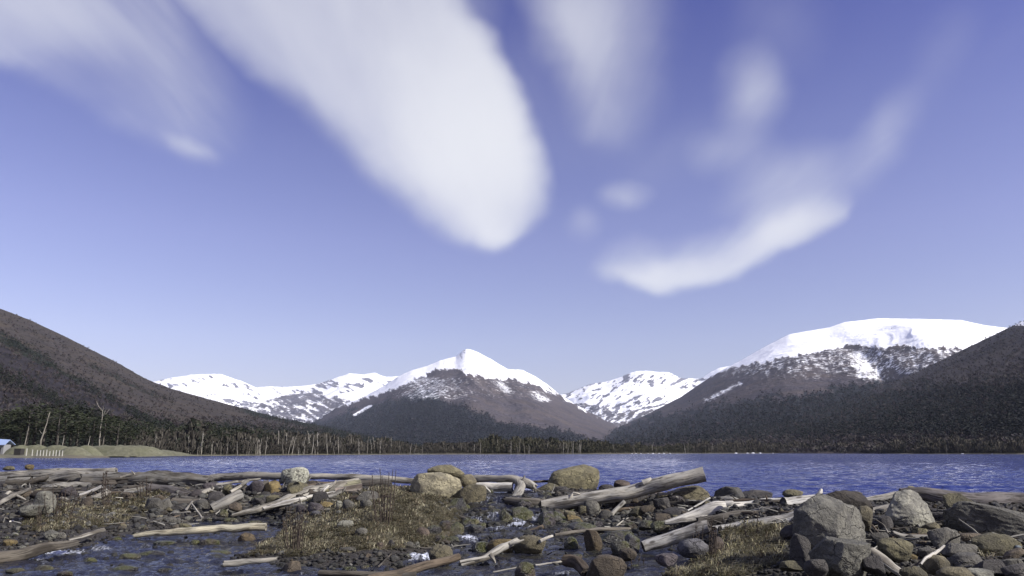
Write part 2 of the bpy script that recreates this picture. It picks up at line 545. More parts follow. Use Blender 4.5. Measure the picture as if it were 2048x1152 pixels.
mid = build_mountain('central_peak', 'pointed snow capped peak with wooded slopes across the lake',
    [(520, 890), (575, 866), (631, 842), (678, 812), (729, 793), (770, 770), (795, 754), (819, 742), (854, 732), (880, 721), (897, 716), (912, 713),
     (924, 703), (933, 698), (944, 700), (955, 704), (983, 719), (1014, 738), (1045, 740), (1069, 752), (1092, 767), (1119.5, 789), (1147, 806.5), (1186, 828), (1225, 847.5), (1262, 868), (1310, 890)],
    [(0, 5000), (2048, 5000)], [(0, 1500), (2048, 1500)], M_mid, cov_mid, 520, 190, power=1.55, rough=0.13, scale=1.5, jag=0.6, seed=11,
    spur=lambda px, t: 0.35 * np.exp(-((px - 870) / 60.0) ** 2) * np.sin(np.pi * t) ** 2)

# right snowy mountain ------------------------------------------------
def cov_right_snow(PX, PY, T, R):
    n = fbm(PX / 26.0, PY / 14.0, 12.0, 4, 0.6)
    n2 = fbm((PX - PY * 0.4) / 12.0, (PY + PX * 0.35) / 14.0, 14.0, 4, 0.62)
    line = interp_px(PX, [(1180, 880), (1400, 762), (1453, 738), (1504, 727), (1526, 726), (1563, 714), (1610, 710), (1629, 706), (1683, 693), (1709, 688), (1740, 694), (1767, 696),
                          (1789, 689), (1837, 697), (1884, 695), (1928, 699), (2048, 715), (2300, 720)])
    s = sstep(line - PY + 18 * n2, -9, 9)
    s = s - 0.7 * sstep(n2, 0.10, 0.26) * np.exp(-((PY - 652 - (PX - 1770) * 0.22) / 7.0) ** 2) * sstep(PX, 1760, 1775) * sstep(PX, 1870, 1850)
    s = s - 0.5 * sstep(n2, 0.14, 0.28) * np.exp(-((PX - 1597) / 18.0) ** 2) * np.exp(-((PY - 674) / 8.0) ** 2)
    d1 = 0.55 * np.exp(-((PX - 1722 - (PY - 730) * 0.35) / 55.0) ** 2) * sstep(PY, 688, 705) * sstep(PY, 778, 752)
    d2 = 0.50 * np.exp(-((PX - 1800) / 60.0) ** 2) * np.exp(-((PY - 742) / 12.0) ** 2)
    d3 = 0.50 * np.exp(-((PY - 797 + (PX - 1417) * 0.50) / 8.0) ** 2) * sstep(PX, 1385, 1410) * sstep(PX, 1510, 1480)
    d4 = 0.46 * np.exp(-((PX - 1880) / 45.0) ** 2) * np.exp(-((PY - 718) / 10.0) ** 2)
    d5 = 0.42 * sstep(PY, 690, 700) * sstep(PY, 790, 730)
    d = np.maximum.reduce([d1, d2, d3, d4, d5])
    s = np.maximum(s, d + 0.55 * n2 * (d > 0.04))
    top = interp_px(PX, [(1180, 870), (1290, 838), (1388, 819), (1440, 808), (1505, 797), (1600, 790), (1687, 772), (1740, 768), (1800, 772), (2300, 740)])
    e = sstep(PY - top + 60 * n + 26 * fbm(PX / 9.0, PY / 6.0, 3.0, 2), -16, 18)
    return s, e, zero(PX)
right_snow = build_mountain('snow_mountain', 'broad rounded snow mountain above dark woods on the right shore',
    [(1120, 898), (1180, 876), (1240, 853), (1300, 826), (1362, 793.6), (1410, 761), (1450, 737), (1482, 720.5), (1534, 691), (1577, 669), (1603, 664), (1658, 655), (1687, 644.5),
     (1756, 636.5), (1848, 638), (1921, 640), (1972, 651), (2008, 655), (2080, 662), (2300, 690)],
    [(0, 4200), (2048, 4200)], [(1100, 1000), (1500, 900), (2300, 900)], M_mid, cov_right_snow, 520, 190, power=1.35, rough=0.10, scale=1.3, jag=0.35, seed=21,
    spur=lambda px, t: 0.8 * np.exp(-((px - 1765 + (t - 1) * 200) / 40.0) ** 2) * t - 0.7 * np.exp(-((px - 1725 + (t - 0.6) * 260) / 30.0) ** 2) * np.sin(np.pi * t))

# right near slope -----------------------------------------------------
def cov_right(PX, PY, T, R):
    n = fbm(PX / 30.0, PY / 14.0, 31.0, 4, 0.6)
    s = sstep(650 - PY + 8 * n, -4, 4) * (PX > 2010)
    top = interp_px(PX, [(1150, 860), (1600, 800), (1750, 776), (1850, 770), (1950, 765), (2048, 760), (2400, 740)])
    e = sstep(PY - top + 70 * n, -22, 26) * sstep(PY, 895, 862) * 0.95
    return s, e, zero(PX)
right = build_mountain('wooded_slope', 'dark wooded slope rising along the right edge above the lake',
    [(1120, 899), (1200, 893), (1300, 884), (1450, 857), (1600, 820), (1738, 780), (1830, 746), (1935, 695), (2016, 656), (2048, 641), (2120, 610), (2400, 520)],
    [(1100, 1500), (1500, 1900), (2048, 1700), (2400, 1700)], [(1100, 640), (1500, 700), (1800, 480), (2048, 420), (2400, 380)], M_right, cov_right, 480, 170, power=1.15, rough=0.10,
    scale=0.7, jag=0.5, seed=31)

# left hillside --------------------------------------------------------
def cov_left(PX, PY, T, R):
    n = fbm(PX / 40.0, (PY + PX * -0.5) / 12.0, 41.0, 4, 0.6)
    n2 = fbm(PX / 12.0, (PY - PX * 0.5) / 7.0, 43.0, 3, 0.6)
    sky_y = interp_px(PX, [(-300, 500), (0, 617), (310, 765), (420, 800), (700, 860), (760, 880)])
    d = PY - sky_y
    e = 0.80 * np.exp(-((d - 60 - 0.10 * (PX - 60) + 30 * n) / 13.0) ** 2) * sstep(PX, 520, 300)
    e = np.maximum(e, 0.78 * np.exp(-((d - 130 + 40 * n) / 18.0) ** 2) * sstep(PX, 380, 150))
    e = np.maximum(e, 0.55 * np.exp(-((d - 26) / 7.0) ** 2) * sstep(PX, 90, 200) * sstep(PX, 420, 300))
    e = np.maximum(e, 0.75 * sstep(PX, 430, 520) * sstep(d, 22, 8))
    e = np.maximum(e, 0.70 * sstep(PY + 40 * n, 842, 866))
    r = 0.85 * sstep(d + 50 * n, 44, 86) * sstep(PX, 640, 420)  # shade over the lower hillside, painted as darker wood colour
    return zero(PX), e + 0.35 * n, r
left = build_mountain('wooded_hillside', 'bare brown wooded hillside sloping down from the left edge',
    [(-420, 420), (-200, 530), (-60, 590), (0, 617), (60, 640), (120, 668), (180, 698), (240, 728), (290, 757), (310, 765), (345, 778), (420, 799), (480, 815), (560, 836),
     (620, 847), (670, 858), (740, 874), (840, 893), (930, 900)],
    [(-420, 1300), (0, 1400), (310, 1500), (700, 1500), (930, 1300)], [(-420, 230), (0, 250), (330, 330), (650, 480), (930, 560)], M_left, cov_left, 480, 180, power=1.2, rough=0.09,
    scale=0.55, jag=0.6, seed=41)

# ================================================================ shore land across the lake
SHORE = [(-500, 150), (0, 158), (130, 160), (200, 168), (260, 185), (330, 225), (480, 257), (650, 320), (800, 360), (1000, 410), (1200, 450), (1400, 600), (1600, 680), (1800, 480), (2048, 400), (2500, 380)]
def shore_y(px): return interp_px(px, SHORE)

def ground_mat():
    m, gg, bs = new_mat('far_shore_ground')
    P = position(gg)
    n1 = gg.noise(P, 0.35, 5.0, 0.65); n2 = gg.noise(P, 0.05, 3.0, 0.5)
    c = gg.mix(gg.step(n1, 0.35, 0.65), (0.060, 0.055, 0.036), (0.125, 0.118, 0.072))
    c = gg.mix(gg.mul(gg.step(n2, 0.45, 0.6), 0.6), c, (0.090, 0.070, 0.045))
    gg.plug(bs.inputs['Base Color'], c)
    bs.inputs['Roughness'].default_value = 1.0
    bump(gg, bs, n1, 0.6, 0.4)
    return m
px = np.linspace(-500, 2500, 520)
aa = np.array([ab(p, HOR)[0] for p in px])
ys = shore_y(px) + 5.0 * fbm(px / 30.0, 0.4, 0.9, 3)
rows = []
for k, (dy_, z) in enumerate([(-6, -0.8), (0, 0.0), (1.2, 0.16), (5, 0.34), (14, 0.6), (40, 0.9), (120, 1.6), (320, 2.4), (900, 3.0), (2600, 3.0)]):
    yy = ys + dy_ * (ys / 300.0 if dy_ < 50 else 1.0)
    zz_ = z + (0.12 * fbm(px / 7.0, k * 3.1, 0.2, 3) if 0 < z < 2 else 0)
    rows.append(np.stack([aa * yy, yy, zz_ + 0 * px], 1))
me = mesh_from('far_shore', np.concatenate(rows), grid_faces(len(rows), len(px)), ground_mat())
obj('far_shore', me, kind='structure', label='low grassy far shore of the lake')

# ================================================================ lake
def crest_px(px):   # depth of the near shore line
    return interp_px(px, [(-700, 29.0), (-300, 28.6), (0, 27.8), (300, 27.2), (430, 26.2), (600, 25.4), (880, 25.0), (960, 25.2), (1100, 25.0), (1300, 24.3), (1450, 21.0), (1600, 19.8),
                          (1800, 18.9), (2048, 18.6), (2400, 18.2), (3000, 18.0)])
def lake_material():
    m, gg, bs = new_mat('lake_water')
    P = position(gg)
    n = gg.noise(gg.vmul(P, (0.55, 1.0, 1.0)), 1.6, 4.0, 0.62)
    n2 = gg.noise(gg.vmul(P, (0.5, 1.0, 1.0)), 0.16, 3.0, 0.6)
    n3 = gg.noise(gg.vmul(P, (0.6, 1.0, 1.0)), 6.0, 3.0, 0.6)
    bs.inputs['Base Color'].default_value = (0.014, 0.023, 0.118, 1)
    bs.inputs['Roughness'].default_value = 0.10
    bs.inputs['IOR'].default_value = 1.33
    h = gg.add(gg.mul(n, 0.5), gg.add(gg.mul(n2, 1.3), gg.mul(n3, 0.14)))
    bump(gg, bs, h, 1.0, 0.55)
    return m
cols = np.linspace(-650, 2800, 700)
ca = np.array([ab(p, HOR)[0] for p in cols])
yc = crest_px(cols)
inv = np.linspace(1.0, 0.0, 560) ** 1.0
Ymax = 2000.0
Yg = 1.0 / (inv[:, None] * (1.0 / yc - 1.0 / Ymax)[None, :] + 1.0 / Ymax)
Xg = ca[None, :] * Yg
fade = np.clip(90.0 / Yg, 0, 1) ** 1.0
wv = (0.17 * fbm(Xg / 2.6, Yg / 1.1, 0.5, 3, 0.6) + 0.11 * fbm(Xg / 1.0, Yg / 0.55, 4.5, 2, 0.5)) * fade
wv *= sstep(Yg - yc[None, :], 0.0, 1.2)
Zg = wv - 0.01
me = mesh_from('lake', np.stack([Xg, Yg, Zg], 2).reshape(-1, 3), grid_faces(*Xg.shape), lake_material())
obj('lake', me, kind='structure', label='rippled deep blue lake')

# ================================================================ far woods
def foliage_material(name, rough=1.0, trans=0.0):
    m, gg, bs = new_mat(name)
    c = attr(gg, 'tint', 'Color')
    gg.plug(bs.inputs['Base Color'], c)
    bs.inputs['Roughness'].default_value = rough
    bs.inputs['Specular IOR Level'].default_value = 0.15
    return m
M_FOL = foliage_material('far_foliage')

def tmpl_ever(k, n=18):
    r = rs(100 + k)
    V = []; Fc = []
    for i in range(n):
        h = 0.22 + 0.78 * r.rand() ** 0.9
        rad = 0.30 * (1.15 - h) ** 0.7 * (0.5 + 0.8 * r.rand())
        th = r.rand() * 6.283
        c = np.array([math.cos(th) * rad, math.sin(th) * rad, h])
        s = 0.11 + 0.10 * r.rand()
        for j in range(3):
            d = r.normal(size=3); d /= np.linalg.norm(d); d[2] *= 0.6
            V.append(c + d * s)
        Fc.append([3 * i, 3 * i + 1, 3 * i + 2])
    return np.array(V), np.array(Fc)

def tmpl_bare(k, n=16):
    """leafless crown: fan of upright twigs"""
    r = rs(140 + k)
    V = []; Fc = []
    for i in range(n):
        h0 = 0.10 + 0.35 * r.rand()
        th = r.rand() * 6.283
        rad = (0.10 + 0.26 * r.rand())
        b = np.array([r.normal() * 0.03, r.normal() * 0.03, h0])
        t = np.array([math.cos(th) * rad, math.sin(th) * rad, min(1.0, h0 + 0.3 + 0.45 * r.rand())])
        side = np.array([-math.sin(th + r.normal()), math.cos(th + r.normal()), 0.0]) * (0.035 + 0.03 * r.rand())
        V += [b, t + side, t - side + np.array([0, 0, -0.08])]
        Fc.append([3 * i, 3 * i + 1, 3 * i + 2])
    # trunk
    n0 = len(V)
    V += [np.array([-0.02, 0, 0]), np.array([0.02, 0, 0]), np.array([0.0, 0, 0.75])]
    Fc.append([n0, n0 + 1, n0 + 2])
    return np.array(V), np.array(Fc)

EVER = [tmpl_ever(k) for k in range(5)]
BARE = [tmpl_bare(k) for k in range(5)]

def scatter(name, label, pts, hs, ws, kinds, cols, kind='stuff', seed=0, mat=None, extra=None):
    """pts n x 3; kinds list of (templates, mask) -> one mesh"""
    r = rs(200 + seed)
    VV, FF, CC = [], [], []
    base = 0
    for tl, mask in kinds:
        idx_all = np.nonzero(mask)[0]
        pick = r.randint(0, len(tl), len(idx_all))
        for k, (tv, tf) in enumerate(tl):
            idx = idx_all[pick == k]
            if len(idx) == 0:
                continue
            th = r.rand(len(idx)) * 6.283
            co, si = np.cos(th)[:, None], np.sin(th)[:, None]
            x = tv[None, :, 0] * co - tv[None, :, 1] * si
            y = tv[None, :, 0] * si + tv[None, :, 1] * co
            z = tv[None, :, 2] + 0 * x
            v = np.stack([x * ws[idx][:, None] + pts[idx, 0:1], y * ws[idx][:, None] + pts[idx, 1:2], z * hs[idx][:, None] + pts[idx, 2:3]], 2)
            f = tf[None, :, :] + (np.arange(len(idx)) * len(tv))[:, None, None] + base
            vary = 0.75 + 0.5 * r.rand(len(idx), len(tv) // 3 + 1).repeat(3, axis=1)[:, :len(tv)]
            c = 0.74 * cols[idx][:, None, :] * vary[:, :, None]
            VV.append(v.reshape(-1, 3)); FF.append(f.reshape(-1, tf.shape[1]))
            CC.append(np.concatenate([c.reshape(-1, 3), np.ones((c.size // 3, 1))], 1))
            base += v.shape[0] * v.shape[1]
    me = mesh_from(name, np.concatenate(VV), np.concatenate(FF), mat or M_FOL, False, {'tint': np.concatenate(CC)})
    return obj(name, me, label=label, kind=kind)

def sample_on(mt, n, weight, seed):
    """n random points on a mountain side, spread evenly over the picture where weight is high"""
    r = rs(300 + seed)
    PX, PY = mt['PX'], mt['PY']
    area = np.abs(np.gradient(PY, axis=0)) + 0.15
    w = weight(PX, PY, mt['T'], mt['cov']) * area * ((PX > -120) & (PX < 2170))
    w = w[:-1, :-1]
    p = w.ravel() / w.sum()
    idx = r.choice(p.size, n, p=p)
    i, j = np.unravel_index(idx, w.shape)
    u, v = r.rand(n), r.rand(n)
    def bl(A_):
        return A_[i, j] * (1 - u) * (1 - v) + A_[i + 1, j] * u * (1 - v) + A_[i, j + 1] * (1 - u) * v + A_[i + 1, j + 1] * u * v
    return np.stack([bl(mt['X']), bl(mt['Y']), bl(mt['Z']) - 0.3], 1), bl(PX), bl(PY), mt['cov'][i, j]

def wood(name, label, mt, n, h, weight, seed, pe, ce, cb, wide=1.0):
    pts, px_, py_, cv = sample_on(mt, n, weight, seed)
    r = rs(400 + seed)
    prob = pe(px_, py_, cv)
    ev = r.rand(n) < prob
    hs = h * (0.65 + 0.6 * r.rand(n)); ws = hs * (0.85 + 0.5 * r.rand(n)) * wide
    vary = 0.72 + 0.6 * r.rand(n)
    cols_ = np.where(ev[:, None], np.array(ce)[None, :], np.array(cb)[None, :]) * vary[:, None]
    cols_ = cols_ * (1 + 0.05 * r.normal(size=(n, 3)))
    hs = np.where(ev, hs, hs * 0.62)
    return scatter(name, label, pts, hs, ws, [(EVER, ev), (BARE, ~ev)], np.clip(cols_, 0.005, 1), seed=seed)

wood('hillside_wood', 'bare brown and dark green wood covering the left hillside', left, 16000, 4.8,
     lambda PX, PY, T, c: 0.35 + 1.0 * (c[..., 1] > 0.3) + 1.0 * (PY > 835), 1, lambda x, y, c: np.clip(c[:, 1] * 1.6 - 0.45, 0.0, 0.85),
     (0.020, 0.025, 0.017), (0.066, 0.057, 0.053))
wood('slope_wood', 'dark mixed wood on the near slope along the right shore', right, 17000, 6.4,
     lambda PX, PY, T, c: 0.5 + 0.8 * c[..., 1] + 0.8 * (PY > 850), 2, lambda x, y, c: np.clip(c[:, 1] * 0.62 - 0.05, 0.0, 0.6),
     (0.024, 0.028, 0.026), (0.080, 0.070, 0.066))
wood('mountain_wood', 'dark evergreen belt below the broad snow mountain', right_snow, 12000, 10.5,
     lambda PX, PY, T, c: (c[..., 0] < 0.35) * np.clip(c[..., 1] - 0.2, 0, 1), 3, lambda x, y, c: np.clip(c[:, 1] * 0.68, 0.02, 0.7),
     (0.024, 0.028, 0.028), (0.072, 0.064, 0.068))
wood('peak_wood', 'dark blue green wood on the lower flank of the central peak', mid, 13000, 13.0,
     lambda PX, PY, T, c: (c[..., 0] < 0.3) * np.clip(c[..., 1] - 0.2, 0, 1), 4, lambda x, y, c: np.clip(c[:, 1] * 0.9, 0.02, 0.9),
     (0.028, 0.032, 0.038), (0.080, 0.072, 0.080))

# belt of drowned wood and brush along the far shore
def shore_belt(name, label, px0, px1, n, depth, h, seed, pe, ce, cb, hfun=None):
    r = rs(500 + seed)
    p = px0 + (px1 - px0) * r.rand(n)
    dd = 3 + depth * r.rand(n) ** 1.4
    yy = shore_y(p) + dd
    a_ = np.array([ab(q_, HOR)[0] for q_ in p])
    z = np.interp(dd, [0, 14, 40, 120, 320], [0.05, 0.6, 0.9, 1.6, 2.4]) - 0.1
    ev = r.rand(n) < pe(p)
    hs = h * (0.5 + 0.8 * r.rand(n)) * (hfun(p) if hfun else 1.0)
    hs = hs * np.interp(dd, [0, 25, depth], [0.45, 0.9, 1.1]) * np.clip(1.0 + 1.3 * fbm(p / 22.0, seed * 3.3, 0.5, 3), 0.5, 1.6)
    ws = hs * (0.55 + 0.45 * r.rand(n))
    cols_ = np.where(ev[:, None], np.array(ce)[None, :], np.array(cb)[None, :]) * (0.7 + 0.6 * r.rand(n))[:, None]
    return scatter(name, label, np.stack([a_ * yy, yy, z], 1), hs, ws, [(EVER, ev), (BARE, ~ev)], cols_, seed=20 + seed)
shore_belt('drowned_wood', 'grey brown brush and leafless drowned wood along the far left shore', 255, 1130, 7600, 90, 7.0, 1,
           lambda p: np.interp(p, [250, 420, 560, 1130], [0.30, 0.30, 0.10, 0.06]), (0.022, 0.027, 0.017), (0.066, 0.060, 0.048),
           lambda p: np.interp(p, [255, 330, 420, 620, 760, 850, 1000, 1130], [0.75, 0.95, 1.05, 1.0, 0.78, 0.68, 0.72, 0.70]))
shore_belt('olive_scrub', 'olive scrub with pale stems on the far shore below the peak', 960, 1420, 3200, 90, 8.0, 2,
           lambda p: np.interp(p, [960, 1420], [0.3, 0.2]), (0.030, 0.032, 0.018), (0.068, 0.064, 0.042),
           lambda p: np.interp(p, [960, 1080, 1200, 1420], [0.80, 0.86, 0.66, 0.62]))
shore_belt('shore_wood', 'brown rounded leafless trees at the foot of the right slope', 1380, 2200, 6000, 110, 9.5, 3,
           lambda p: 0.22 + 0 * p, (0.026, 0.029, 0.020), (0.088, 0.078, 0.060),
           lambda p: np.interp(p, [1380, 1600, 1800, 2048], [0.72, 0.78, 0.72, 0.82]))

# ================================================================ dead standing trunks (each its own thing)
def tube(path, rad, nseg=6, cap=True, jit=0.0, seed=0):
    """tube through path points (n x 3) with radii; returns V, F(tri)"""
    path = np.asarray(path, float); n = len(path); rad = np.asarray(rad, float)
    tang = np.gradient(path, axis=0); tang /= np.linalg.norm(tang, axis=1)[:, None] + 1e-9
    ref = np.array([0.0, 1.0, 0.0]) if abs(tang[0][1]) < 0.9 else np.array([1.0, 0.0, 0.0])
    V = []
    for i in range(n):
        s1 = np.cross(tang[i], ref); s1 /= np.linalg.norm(s1) + 1e-9
        s2 = np.cross(s1, tang[i])
        th = np.arange(nseg) / nseg * 2 * math.pi
        V.append(path[i] + rad[i] * (np.cos(th)[:, None] * s1 + np.sin(th)[:, None] * s2))
    V = np.concatenate(V); Fc = []
    for i in range(n - 1):
        for j in range(nseg):
            a_ = i * nseg + j; b_ = i * nseg + (j + 1) % nseg
            Fc += [[a_, b_, b_ + nseg], [a_, b_ + nseg, a_ + nseg]]
    if cap:
        V = np.concatenate([V, path[:1], path[-1:]]); k0 = n * nseg
        for j in range(nseg):
            Fc.append([(j + 1) % nseg, j, k0])
            Fc.append([(n - 1) * nseg + j, (n - 1) * nseg + (j + 1) % nseg, k0 + 1])
    return V, np.array(Fc)

def join(parts):
    V, Fc, b = [], [], 0
    for v, f in parts:
        V.append(v); Fc.append(np.asarray(f) + b); b += len(v)
    return np.concatenate(V), np.concatenate(Fc)

def snag_material():
    m, gg, bs = new_mat('bleached_trunk')
    oc = objcoord(gg)
    n = gg.noise(gg.vmul(oc, (6.0, 6.0, 1.0)), 0.8, 3.0, 0.6)
    rnd = gg.node('ShaderNodeObjectInfo')
    base = gg.mix(rnd.outputs['Random'], (0.20, 0.18, 0.14), (0.38, 0.355, 0.30))
    c = gg.mix(gg.step(n, 0.35, 0.7), gg.mix(0.5, base, (0.05, 0.045, 0.035)), base)
    gg.plug(bs.inputs['Base Color'], c)
    bs.inputs['Roughness'].default_value = 0.9
    return m
M_SNAG = snag_material()

def snag_parts(k, H, lean=0.0, nbr=4, fork=False):
    """trunk and branch meshes (V,F) of a dead tree H metres tall"""
    r = rs(600 + k)
    n = 7
    t = np.linspace(0, 1, n)
    path = np.stack([lean * H * t + 0.02 * H * np.cumsum(r.normal(size=n)) * 0.5, 0.015 * H * np.cumsum(r.normal(size=n)) * 0.5, H * t], 1)
    path[0] = (0, 0, -0.4)
    r0 = 0.013 * H + 0.075
    trunk = tube(path, r0 * (1 - 0.72 * t), 6)
    brs = []
    for b in range(nbr):
        i = r.randint(2, n - 1) if not fork else n - 2 + (b % 2)
        p0 = path[i]
        th = r.rand() * 6.283
        L = H * (0.08 + 0.14 * r.rand()) * (1.5 if fork else 1.0)
        d = np.array([math.cos(th) * 0.9, math.sin(th) * 0.5, 0.5 + 0.6 * r.rand()]); d /= np.linalg.norm(d)
        kink = np.array([math.cos(th) * 0.3, 0, 0.7])
        P = np.array([p0, p0 + d * L * 0.55, p0 + d * L * 0.75 + kink * L * 0.5])
        brs.append(tube(P, [r0 * 0.42, r0 * 0.30, r0 * 0.12], 4))
    return trunk, brs

snag_meshes = []
for k in range(9):
    tr, br = snag_parts(k, 1.0 * 8, lean=[0, 0.05, -0.06, 0.12, -0.03, 0.2, 0.0, -0.15, 0.03][k], nbr=[0, 2, 3, 4, 5, 1, 6, 2, 1][k])
    snag_meshes.append(mesh_from('dead_trunk', *join([tr] + br), M_SNAG, True))

SN = rs(777)
named = [(315, 868), (327, 864), (379, 872), (400, 878), (406, 862), (431, 880), (455, 884), (498, 872), (533, 872), (561, 861), (574, 866), (585, 872),
         (606, 874), (617, 866), (625, 861), (638, 864), (657, 868), (670, 880), (705, 870), (718, 884), (736, 872), (745, 878), (760, 884), (799, 888), (784, 874), (830, 886), (880, 890), (922, 888),
         (845, 888), (1008, 888), (1050, 886), (1095, 884), (1130, 890), (1410, 890), (1422, 892)]
spots = [(x, y, None) for x, y in named]
clus = 262 + (1160 - 262) * SN.rand(26)
for k in range(140):
    x = float(np.clip(clus[SN.randint(0, 26)] + 9 * SN.normal(), 262, 1160))
    spots.append((x, 907 - (12 + 26 * SN.rand() ** 1.6) * np.interp(x, [262, 700, 1160], [1.0, 1.0, 0.75]), 1))
for k in range(26):
    x = 1170 + 870 * SN.rand()
    spots.append((x, 907 - (9 + 14 * SN.rand()), 1))
for k, (x, ytop, rnd_) in enumerate(spots):
    zone = ('left' if x < 480 else 'mid' if x < 830 else 'peak' if x < 1170 else 'right')
    Y = shore_y(x) + (2 + 6 * SN.rand() if rnd_ is None else -2 + 16 * SN.rand())
    top = at(x, ytop, Y)
    H = max(1.2, top.z - 0.1)
    o = obj('dead_tree', snag_meshes[k % 9], loc=(top.x, Y, 0.0), cat='dead tree')
    wd = SN.uniform(0.8, 1.25)
    o.scale = (H / 8 * wd, H / 8 * wd, H / 8)
    if SN.rand() < 0.5:
        o.scale.x *= -1; o.scale.y *= -1
    if zone == 'left':
        o['label'] = 'pale bleached dead trunk in the drowned wood beside the grassy spit'; o['group'] = 'dead trunks by the grassy spit'
    elif zone == 'mid':
        o['label'] = 'pale thin dead trunk on the far shore below the end of the hillside'; o['group'] = 'dead trunks below the hillside end'
    elif zone == 'peak':
        o['label'] = 'small pale dead stem on the far shore below the pointed peak'; o['group'] = 'dead stems below the peak'
    else:
        o['label'] = 'faint dead stem at the waterline below the right hand slope'; o['group'] = 'dead stems below the right slope'

def big_snag(label, px_, ytop, ybase, Y, lean, nbr, k, fork=False, thick=1.0):
    base = at(px_, ybase, Y); top = at(px_, ytop, Y)
    H = top.z - base.z
    tr, br = snag_parts(k, H, lean, nbr, fork)
    e = obj('dead_tree', None, loc=(base.x, Y, base.z), label=label, cat='dead tree')
    v = tr[0].copy(); v[:, 0] *= 1
    obj('trunk', mesh_from('trunk', tr[0], tr[1], M_SNAG), parent=e)
    for b in br:
        obj('branch', mesh_from('branch', b[0], b[1], M_SNAG), parent=e)
    e.scale = (thick, thick, 1)
big_snag('tallest bare grey trunk leaning in front of the dark evergreens', 81, 824, 892, 178, 0.13, 2, 21, thick=1.25)
big_snag('thin grey trunk beside the metal roofed hut', 49, 852, 890, 176, 0.10, 1, 22)
big_snag('forked white dead tree among the dark evergreens', 199, 822, 892, 196, -0.02, 6, 23, fork=True)
big_snag('short thin dead trunk between the gravel heaps', 125, 870, 890, 182, 0.05, 1, 24)
big_snag('slim pale trunk left of the forked dead tree', 176, 872, 892, 190, 0.12, 2, 25)
big_snag('twin pale stem right beside the forked dead tree', 205, 872, 892, 194, 0.06, 2, 26)

# ================================================================ evergreens behind the gravel heaps
def trunk_material():
    m, gg, bs = new_mat('dark_bark')
    n = gg.noise(gg.vmul(objcoord(gg), (5, 5, 1.0)), 1.2, 3.0)
    gg.plug(bs.inputs['Base Color'], gg.mix(n, (0.03, 0.026, 0.02), (0.09, 0.08, 0.065)))
    bs.inputs['Roughness'].default_value = 0.95
    return m
M_BARK = trunk_material()
def crown_mesh(k):
    r = rs(820 + k)
    V, Fc, C = [], [], []
    nb = 9
    blobs = [(np.array([r.normal() * 0.17, r.normal() * 0.17, 0.42 + 0.5 * r.rand()]), 0.13 + 0.11 * r.rand()) for _ in range(nb)]
    blobs.append((np.array([0, 0, 0.9]), 0.11))
    for c, R_ in blobs:
        for i in range(52):
            d = r.normal(size=3); d /= np.linalg.norm(d)
            p = c + d * R_ * np.array([1.25, 1.25, 0.62]) * (0.55 + 0.5 * r.rand())
            s = 0.022 + 0.022 * r.rand()
            b = len(V)
            for j in range(3):
                dd = r.normal(size=3); dd /= np.linalg.norm(dd)
                V.append(p + dd * s * np.array([1.3, 1.3, 0.6]))
            Fc.append([b, b + 1, b + 2])
            sh = (0.6 + 0.8 * r.rand())
            C += [[0.026 * sh, 0.031 * sh, 0.017 * sh, 1]] * 3
    return mesh_from('crown', np.array(V), np.array(Fc), M_FOL, False, {'tint': np.array(C)})
crowns = [crown_mesh(k) for k in range(5)]
def ev_trunk(k):
    r = rs(840 + k)
    P = np.array([[0, 0, -0.04], [0.01, 0, 0.3], [r.normal() * 0.02, r.normal() * 0.02, 0.62], [0, 0, 0.88]])
    parts = [tube(P, [0.026, 0.020, 0.013, 0.005], 6)]
    for b in range(6):
        z0 = 0.35 + 0.4 * r.rand(); th = r.rand() * 6.28
        parts.append(tube(np.array([[0, 0, z0], [math.cos(th) * 0.10, math.sin(th) * 0.10, z0 + 0.06], [math.cos(th) * 0.2, math.sin(th) * 0.2, z0 + 0.09]]), [0.008, 0.006, 0.003], 4))
    return mesh_from('trunk', *join(parts), M_BARK)
ev_trunks = [ev_trunk(k) for k in range(3)]
ER = rs(860)
tops = [(0, 842), (14, 822), (30, 815), (48, 818), (62, 808), (80, 801), (97, 806), (108, 822), (122, 818), (138, 806), (150, 812), (163, 815), (178, 822), (190, 834), (214, 826),
        (226, 830), (240, 838), (255, 845), (266, 836), (282, 850), (296, 842), (312, 852), (340, 846), (356, 858), (372, 848), (392, 842), (408, 838), (424, 846), (446, 852), (470, 850), (500, 858),
        (530, 862), (560, 866), (20, 850), (70, 846), (115, 850), (158, 848), (205, 856), (245, 862), (35, 836)]
ORD = ['first', 'second', 'third', 'fourth', 'fifth', 'sixth', 'seventh', 'eighth', 'ninth', 'tenth', 'eleventh', 'twelfth', 'thirteenth', 'fourteenth', 'fifteenth', 'sixteenth', 'seventeenth', 'eighteenth',
       'nineteenth', 'twentieth', 'twenty first', 'twenty second', 'twenty third', 'twenty fourth', 'twenty fifth', 'twenty sixth', 'twenty seventh', 'twenty eighth']
near_x = sorted(x for x, y in tops if x < 280); far_x = sorted(x for x, y in tops if x >= 280)
for k, (x, y) in enumerate(tops):
    Y = (190 + 26 * ER.rand()) if x < 260 else float(shore_y(x)) + 22 + 26 * ER.rand()
    top = at(x, y, Y)
    zb = 0.9
    H = max(2.5, top.z - zb)
    if x < 280:
        lab, grp = '%s dark evergreen from the left edge in the stand behind the gravel heaps' % ORD[near_x.index(x)], 'evergreens behind the gravel heaps'
    else:
        lab, grp = '%s dark evergreen from the left rising above the drowned wood' % ORD[far_x.index(x)], 'evergreens above the drowned wood'
    e = obj('evergreen_tree', None, loc=(top.x, Y, zb), label=lab, cat='tree', group=grp)
    obj('trunk', ev_trunks[k % 3], parent=e)
    obj('crown', crowns[k % 5], parent=e)
    e.scale = (H * ER.uniform(1.1, 1.5), H * ER.uniform(1.1, 1.5), H)
    e.rotation_euler = (0, 0, ER.rand() * 6.28)

